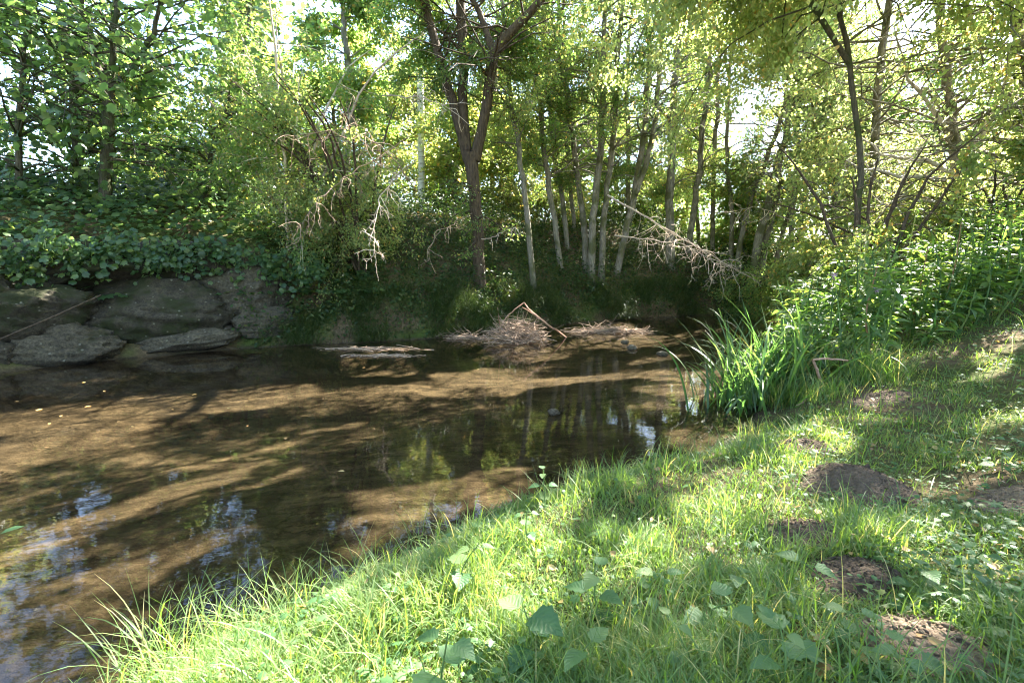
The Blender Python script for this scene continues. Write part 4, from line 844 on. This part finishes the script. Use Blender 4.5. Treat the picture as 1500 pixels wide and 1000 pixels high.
# ================================================================== MOLEHILLS
g = 'patches of dug soil in the grass'
MOLES = [(1255, 722, .33, .24, .16, 'soil', 'largest dark molehill, mid right on the grassy bank'), (1172, 798, .20, .15, .06, 'soil', 'low dark molehill below and left of the largest'), (1245, 850, .17, .15, .06, 'soil', 'dark soil heap beside the round plantain leaf'),
         (1360, 948, .22, .15, .05, 'soil_pale', 'pale sunlit soil heap near the bottom right corner'), (1172, 655, .26, .12, .04, 'soil', 'flat soil patch just above the bright grass spot'), (1290, 585, .30, .16, .025, 'soil', 'dry earth scrape under the sedge tussock'),
         (1500, 742, .25, .15, .06, 'soil_pale', 'pale earth patch at the right edge')]
MOLEXY = []
for i, (px, py, rx, ry, h, mt, lab) in enumerate(MOLES):
    b = hit(px, py); n = 60; u = np.linspace(-1.15, 1.15, n); U, V = np.meshgrid(u, u, indexing='ij'); r = np.hypot(U, V)
    xx = b[0] + U * rx * 1.1; yy = b[1] + V * ry * 1.4; zz = ground(xx.ravel(), yy.ravel()).reshape(n, n)
    prof = np.clip(1 - np.maximum(r + .35 * (fbm(xx, yy, 5, 20 + i) - .5), 0) ** 1.7, -.4, 1)
    z = zz + h * prof + .028 * (fbm(xx, yy, 26, 30 + i, 3) - .5) * np.clip(prof + .3, 0, 1) + .012 * (vnoise(xx, yy, 70, i) - .5)
    idx = np.arange(n * n).reshape(n, n); q = np.stack([idx[:-1, :-1], idx[1:, :-1], idx[1:, 1:], idx[:-1, 1:]], -1).reshape(-1, 4)
    keep = (prof.ravel()[q].max(1) > -.25)
    mbm = MB().add(np.stack([xx, yy, z], -1), [q[keep]])
    for c in range(170):
        u_, v_ = rng.normal(0, .55, 2); s_ = rng.uniform(.002, .008) * (2.2 if rng.random() < .08 else 1); a_, b_ = b[0] + u_ * rx * 1.1, b[1] + v_ * ry * 1.4
        ii = int(np.clip((u_ + 1.15) / 2.3 * 59, 0, 59)); jj = int(np.clip((v_ + 1.15) / 2.3 * 59, 0, 59)); zc = z[ii, jj] if max(abs(u_), abs(v_)) < 1.1 else gz(a_, b_)
        mbm.add(ICO2[0] * (s_ * rng.uniform(.6, 1.2, 3)) * (1 + .5 * rng.normal(0, .5, (len(ICO2[0]), 1))) + [a_, b_, zc + s_ * .3], [ICO2[1]])
    tag(mbm.build('molehill', M[mt], None, True, origin=b), lab, 'molehill', g); MOLEXY.append((b[0], b[1], rx * .95, ry * 1.25))
def off_moles(x, y):
    k = np.ones(len(x), bool)
    for a, b, rx, ry in MOLEXY: k &= ((x - a) / rx) ** 2 + ((y - b) / ry) ** 2 > rng.uniform(.3, 1.3, len(x))
    return k

# ================================================================== GRASS AND GROUND COVER
def bank_pts(n, x0, x1, y0, y1, p=1.0):
    y = y0 * (y1 / y0) ** rng.random(n) if p else rng.uniform(y0, y1, n); s = y * 1.25 + .6
    x = np.clip(rng.uniform(-1, 1, n) * s, -99, 99); k = (x > x0) & (x < x1); x, y = x[k], y[k]
    z, dn, df, ins = ground(x, y, True); k = (~ins) & (dn < df); return x[k], y[k], z[k], dn[k]
x, y, z, dn = bank_pts(330000, -6, 13, .9, 12)
thin = fbm(x, y, 1.4, 50)                                        # worn and weedy spots
worn = sm((x - 1.3 - .12 * y) / 1.2)
keep = (dn > .02) & off_moles(x, y) & (rng.random(len(x)) < np.clip(1.25 - 1.5 * sm((thin - .44) / .22) * (.3 + .4 * worn) - .2 * worn, .08, 1))
x, y, z, dn, worn = x[keep], y[keep], z[keep], dn[keep], worn[keep]
N = len(x); patch = fbm(x, y, 2.4, 55)
Ln = rng.uniform(.5, 1.25, N) * (.05 + .12 * sm((patch - .3) / .4)) * (1 - .4 * worn) * (.6 + .4 * sm((dn - .1) / .7)) * np.where(rng.random(N) < .03, 1.7, 1)
tint = np.clip(.45 * rng.random(N) + .55 * fbm(x, y, 3.1, 58) + np.where(rng.random(N) < .07 + .1 * worn, .45, 0), 0, 1)
mb = MB(); flow = fbm(x, y, 1.2, 60) * 9
blades(mb, np.stack([x, y, z - .01], 1), flow + rng.normal(0, 2.2, N), Ln, rng.uniform(.0014, .0034, N) * (1 + y * .07), rng.uniform(.05, 1.0, N), rng.uniform(.2, 2.4, N), 4, tint)
tag(mb.build('grass', M['grass'], None, False), 'bright green grass covering the near bank', 'grass', kind='stuff')
print('grass blades', N)
g = 'loose grass tufts on the bank edge'
for px, py, n, Lm, lab in [(235, 985, 110, .42, 'tall loose grass tuft at the bottom left where the bank meets the water'), (330, 940, 90, .34, 'loose grass tuft on the bank edge next to the bottom left tuft'), (430, 895, 80, .28, 'grass tuft drooping over the sunlit bank edge'), (545, 845, 70, .24, 'small grass tuft over the waterline near the feathery sprig'),
        (700, 800, 70, .22, 'grass tuft on the waterline behind the pale plant'), (870, 715, 90, .22, 'grass tuft at the water in front of the reflected trunks'), (985, 690, 110, .24, 'short dense tuft near the sandy shallows'), (1110, 640, 120, .26, 'grass tuft on the corner of the bank before the iris'), (1130, 900, 60, .3, 'tall grass tuft in the shade left of the plantain leaf'),
        (1180, 700, 90, .2, 'grass tuft above the largest molehill'), (1290, 790, 70, .28, 'straggling tuft just below the largest molehill'), (560, 960, 120, .3, 'bright tall tuft in the sunlit grass at the bottom'), (950, 960, 80, .28, 'tall tuft between the middle nettle and small nettle'), (1420, 640, 100, .25, 'tuft on the weedy slope at the right')]:
    b = hit(px, py); m_ = MB(); bs = b + np.stack([rng.normal(0, .10, n), rng.normal(0, .08, n), np.full(n, -.03)], 1)
    blades(m_, bs, rng.random(n) * 2 * PI, Lm * rng.uniform(.4, 1.25, n), rng.uniform(.0018, .004, n), rng.uniform(.05, .8, n), rng.uniform(.2, 2.0, n), 6)
    tag(m_.build('grass_tuft', M['grass'], None, False, origin=b), lab, 'grass tuft', g)

x, y, z, dn = bank_pts(15000, -6, 12, .9, 9)
k_ = (dn > .03) & off_moles(x, y) & (fbm(x, y, 1.1, 80) > .42); x, y, z = x[k_], y[k_], z[k_]; N = len(x); mb = MB()
blades(mb, np.stack([x, y, z - .01], 1), rng.random(N) * 7, rng.uniform(.14, .36, N), rng.uniform(.0012, .0032, N), rng.uniform(.05, 1.1, N), rng.uniform(.2, 2.2, N), 6, np.clip(rng.random(N) * .8 + (rng.random(N) < .14) * .6, 0, 1))
tag(mb.build('loose_grass', M['grass'], None, False), 'long loose grass stalks and dry straws over the near bank', 'grass', kind='stuff')

x, y, z, dn = bank_pts(46000, -2, 13, 1.1, 11)
dens = .12 + .75 * sm((x - .9 - .16 * y) / 1.0) + .5 * sm((fbm(x, y, 1.6, 62) - .52) / .1)
keep = (dn > .12) & off_moles(x, y) & (rng.random(len(x)) < dens * .55); x, y, z = x[keep], y[keep], z[keep]; N = len(x)
mb = MB(); ax, nr = rnd_leaf_frames(N, 2.2, .25); hz = .02 + .09 * rng.random(N) * (.4 + fbm(x, y, 3, 66))
scatter(mb, TRI, np.stack([x, y, z + hz], 1), ax, nr, rng.uniform(.014, .034, N) * np.where(rng.random(N) < .25, 1.8, 1), np.clip(rng.random(N) * .7 + .5 * fbm(x, y, 4, 64) - .1, 0, 1))
tag(mb.build('ground_cover', M['leaf_cover'], None, False), 'low lobed weed leaves among the grass on the right', 'weeds', kind='stuff')

x, y, z, dn = bank_pts(9000, -3, 12, 1.0, 10); k_ = rng.random(len(x)) < .06 + .2 * sm((x - 1.2 - .15 * y) / 1.0); x, y, z = x[k_], y[k_], z[k_]; N = len(x); mb = MB(); ax, nr = rnd_leaf_frames(N, .9, .4)
scatter(mb, OVAL, np.stack([x, y, z + .015 + .05 * rng.random(N)], 1), ax, nr, rng.uniform(.02, .06, N)); tag(mb.build('leaf_litter', M['dead_leaf'], None, False), 'small dry leaves scattered through the grass of the near bank', 'leaf litter', kind='stuff')
# far bank: hanging grass, ivy slope, leafy cover over the wall
def far_pts(n, x0, x1, y0, y1, lo, hi):
    x = rng.uniform(x0, x1, n); y = rng.uniform(y0, y1, n); z, dn, df, ins = ground(x, y, True); k = (~ins) & (df < dn) & (df > lo) & (df < hi); return x[k], y[k], z[k], df[k]
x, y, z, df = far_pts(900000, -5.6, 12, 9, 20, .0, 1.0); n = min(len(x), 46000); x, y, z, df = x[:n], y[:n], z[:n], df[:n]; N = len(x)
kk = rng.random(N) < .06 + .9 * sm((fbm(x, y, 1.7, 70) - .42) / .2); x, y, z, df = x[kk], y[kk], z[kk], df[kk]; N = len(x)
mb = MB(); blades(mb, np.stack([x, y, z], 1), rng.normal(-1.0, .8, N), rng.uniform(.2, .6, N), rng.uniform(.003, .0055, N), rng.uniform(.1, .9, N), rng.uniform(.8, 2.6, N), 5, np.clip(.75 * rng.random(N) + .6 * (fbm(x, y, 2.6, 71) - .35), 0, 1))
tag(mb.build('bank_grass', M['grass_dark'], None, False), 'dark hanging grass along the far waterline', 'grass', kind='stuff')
x, y, z, df = far_pts(500000, -6, 15, 9.5, 26, .08, 7); n = min(len(x), 105000); x, y, z = x[:n], y[:n], z[:n]; N = len(x)
hh = rng.random(N) ** 2 * (.2 + 1.0 * sm((fbm(x, y, 1.1, 72) - .35) / .3))
mb = MB(); ax, nr = rnd_leaf_frames(N, .6, .9); scatter(mb, OVAL, np.stack([x, y, z + hh], 1), ax, nr + np.array([0, -.5, 0]), rng.uniform(.05, .12, N))
tag(mb.build('ivy', M['leaf_ivy'], None, False), 'dark ivy and brambles covering the far bank slope', 'ivy', kind='stuff')
x, y, z, df = far_pts(400000, -18, -3.2, 4, 18, .55, 6.5); n = min(len(x), 13000); x, y, z, df = x[:n], y[:n], z[:n], df[:n]; N = len(x)
edge = -sm((x + 5) / 1.5) * .2
hh = .05 + rng.random(N) * (.25 + .7 * fbm(x, y, .9, 75)) * sm((df - .5) / .6) + edge
mb = MB(); ax, nr = rnd_leaf_frames(N, 1.8, .7); scatter(mb, MAPLE, np.stack([x, y, np.maximum(z + hh, 1.2)], 1), ax, nr + np.array([.2, -.5, 0]), rng.uniform(.09, .2, N))
tag(mb.build('leafy_ground_cover', M['leaf_dark'], None, False), 'broad lobed leaves blanketing the bank above the rock wall', 'undergrowth', kind='stuff')
# leaves trailing over the boulders
mb = MB(); ms = MB(); nv = 84
st = []
for k in range(nv):
    px = rng.uniform(-20, 470); Yd = far_depth(min(px, 430)) + .75; p = at(px, 356 + rng.normal(0, 9) + (24 if px > 340 else 0), Yd); st.append(p)
P = shoots(np.array(st), np.stack([rng.normal(.2, .4, nv), -np.ones(nv) * .5, -.5 * np.ones(nv)], 1), rng.uniform(.2, .62, nv), 6, 2.4, .12)
tubes(mb, P, np.full((nv, 6), .004), 4)
li = rng.integers(0, nv, 2300); j = rng.integers(0, 6, 2300); ax, nr = rnd_leaf_frames(2300, .5, 1.2); scatter(mb, MAPLE, P[li, j] + rng.normal(0, .09, (2300, 3)), ax, nr + np.array([.2, -1.2, 0]), rng.uniform(.06, .16, 2300))
tag(mb.build('ivy', M['leaf_dark'], None, False), 'trailing leafy stems hanging over the top boulders', 'creeper', kind='stuff')
# sunlit meadow leaves on the plateau and litter on bank top
x, y, z, df = far_pts(500000, -24, 16, 12, 40, 5.5, 40); n = min(len(x), 42000); x, y, z = x[:n], y[:n], z[:n]; N = len(x)
mb = MB(); blades(mb, np.stack([x, y, z], 1), rng.random(N) * 7, rng.uniform(.25, .7, N), rng.uniform(.01, .02, N), rng.uniform(.1, .6, N), rng.uniform(.2, 1.6, N), 3)
tag(mb.build('meadow_grass', M['grass'], None, False), 'sunlit tall grass behind the far bank trees', 'grass', kind='stuff')
x, y, z, df = far_pts(200000, -5, 8, 10, 20, 3.2, 8); n = min(len(x), 5000); x, y, z = x[:n], y[:n], z[:n]
ax, nr = rnd_leaf_frames(len(x), 1.5, .3); mb = MB(); scatter(mb, OVAL, np.stack([x, y, z + .05 + .1 * rng.random(len(x))], 1), ax, nr, .09)
tag(mb.build('leaf_litter', M['dead_leaf'], None, False), 'dry tan leaves littering the top of the far bank', 'leaf litter', kind='stuff')

# ================================================================== SMALL THINGS
def leaf_thing(px, py, s, mat, label, group, z=.004, T=OVAL, name='fallen_leaf', zoff=0):
    b = onz(px, py, z) if zoff == 0 else hit(px, py) + [0, 0, zoff]; mb = MB(); a = rng.random() * 7
    scatter(mb, T, b[None] + 0., np.array([[math.cos(a), math.sin(a), .02]]), np.array([[.02, .02, 1.]]), s); return tag(mb.build(name, M[mat], None, False, origin=b), label, 'leaf', group)
leaf_thing(36, 770, .12, 'leaf_herb', 'single green oval leaf floating on the water at the left', None, T=OVAL)
for px, py in [(22, 588), (63, 599), (92, 608), (72, 621), (134, 594), (152, 573), (125, 560), (190, 625), (172, 618), (140, 630), (60, 655), (290, 577), (361, 624), (476, 583), (700, 540), (728, 562), (685, 558), (556, 575), (560, 566), (548, 627), (532, 538), (420, 640), (250, 600), (505, 690), (600, 660), (330, 598)]:
    leaf_thing(px + rng.normal(0, 2), py, rng.uniform(.04, .075), 'dead_leaf', 'small pale leaf adrift on the brown water', 'pale leaves adrift on the stream')
for px, py, lab in [(1195, 768, 'curled orange brown leaf beside the low molehill'), (1035, 822, 'small red leaf lying in the shaded grass'), (1308, 598, 'dark red leaf on the earth under the sedge'), (1242, 980, 'brown leaf standing in grass at the bottom edge')]:
    leaf_thing(px, py, .07, 'dead_leaf', lab, 'fallen leaves on the bank', zoff=.06)

# ================================================================== LIGHT, SKY, CAMERA
w = bpy.data.worlds.new('World'); bpy.context.scene.world = w; w.use_nodes = True; nt = w.node_tree; nt.nodes.clear()
sky = nt.nodes.new('ShaderNodeTexSky'); sky.sky_type = 'NISHITA'; sky.sun_disc = False; sky.sun_elevation = SUN_EL; sky.sun_rotation = SUN_AZ
bg = nt.nodes.new('ShaderNodeBackground'); bg.inputs[1].default_value = .09; nt.links.new(sky.outputs[0], bg.inputs[0])
o = nt.nodes.new('ShaderNodeOutputWorld'); nt.links.new(bg.outputs[0], o.inputs[0])
sl = bpy.data.lights.new('sun', 'SUN'); sl.energy = 5; sl.angle = math.radians(.5); sl.color = (1, .95, .86)
so = bpy.data.objects.new('sun', sl); C.objects.link(so); so.rotation_euler = Vector((-SUN).tolist()).to_track_quat('-Z', 'Y').to_euler()
cam = bpy.data.cameras.new('camera'); cam.sensor_width = 36; cam.lens = 36 * F / 1500; cam.clip_start = .05; cam.clip_end = 3000
co = bpy.data.objects.new('camera', cam); C.objects.link(co); co.location = (0, 0, CAMZ); co.rotation_euler = (PI / 2 - PITCH, 0, 0)
sc = bpy.context.scene; sc.camera = co
sc.render.engine = 'CYCLES'; sc.cycles.max_bounces = 10; sc.cycles.transparent_max_bounces = 12; sc.cycles.diffuse_bounces = 4; sc.cycles.transmission_bounces = 6
sc.cycles.use_denoising = True; sc.cycles.filter_width = 1.1; sc.cycles.caustics_reflective = False; sc.cycles.caustics_refractive = False
sc.view_settings.view_transform = 'Standard'; sc.view_settings.look = 'None'; sc.view_settings.exposure = 3.6; sc.view_settings.gamma = 1
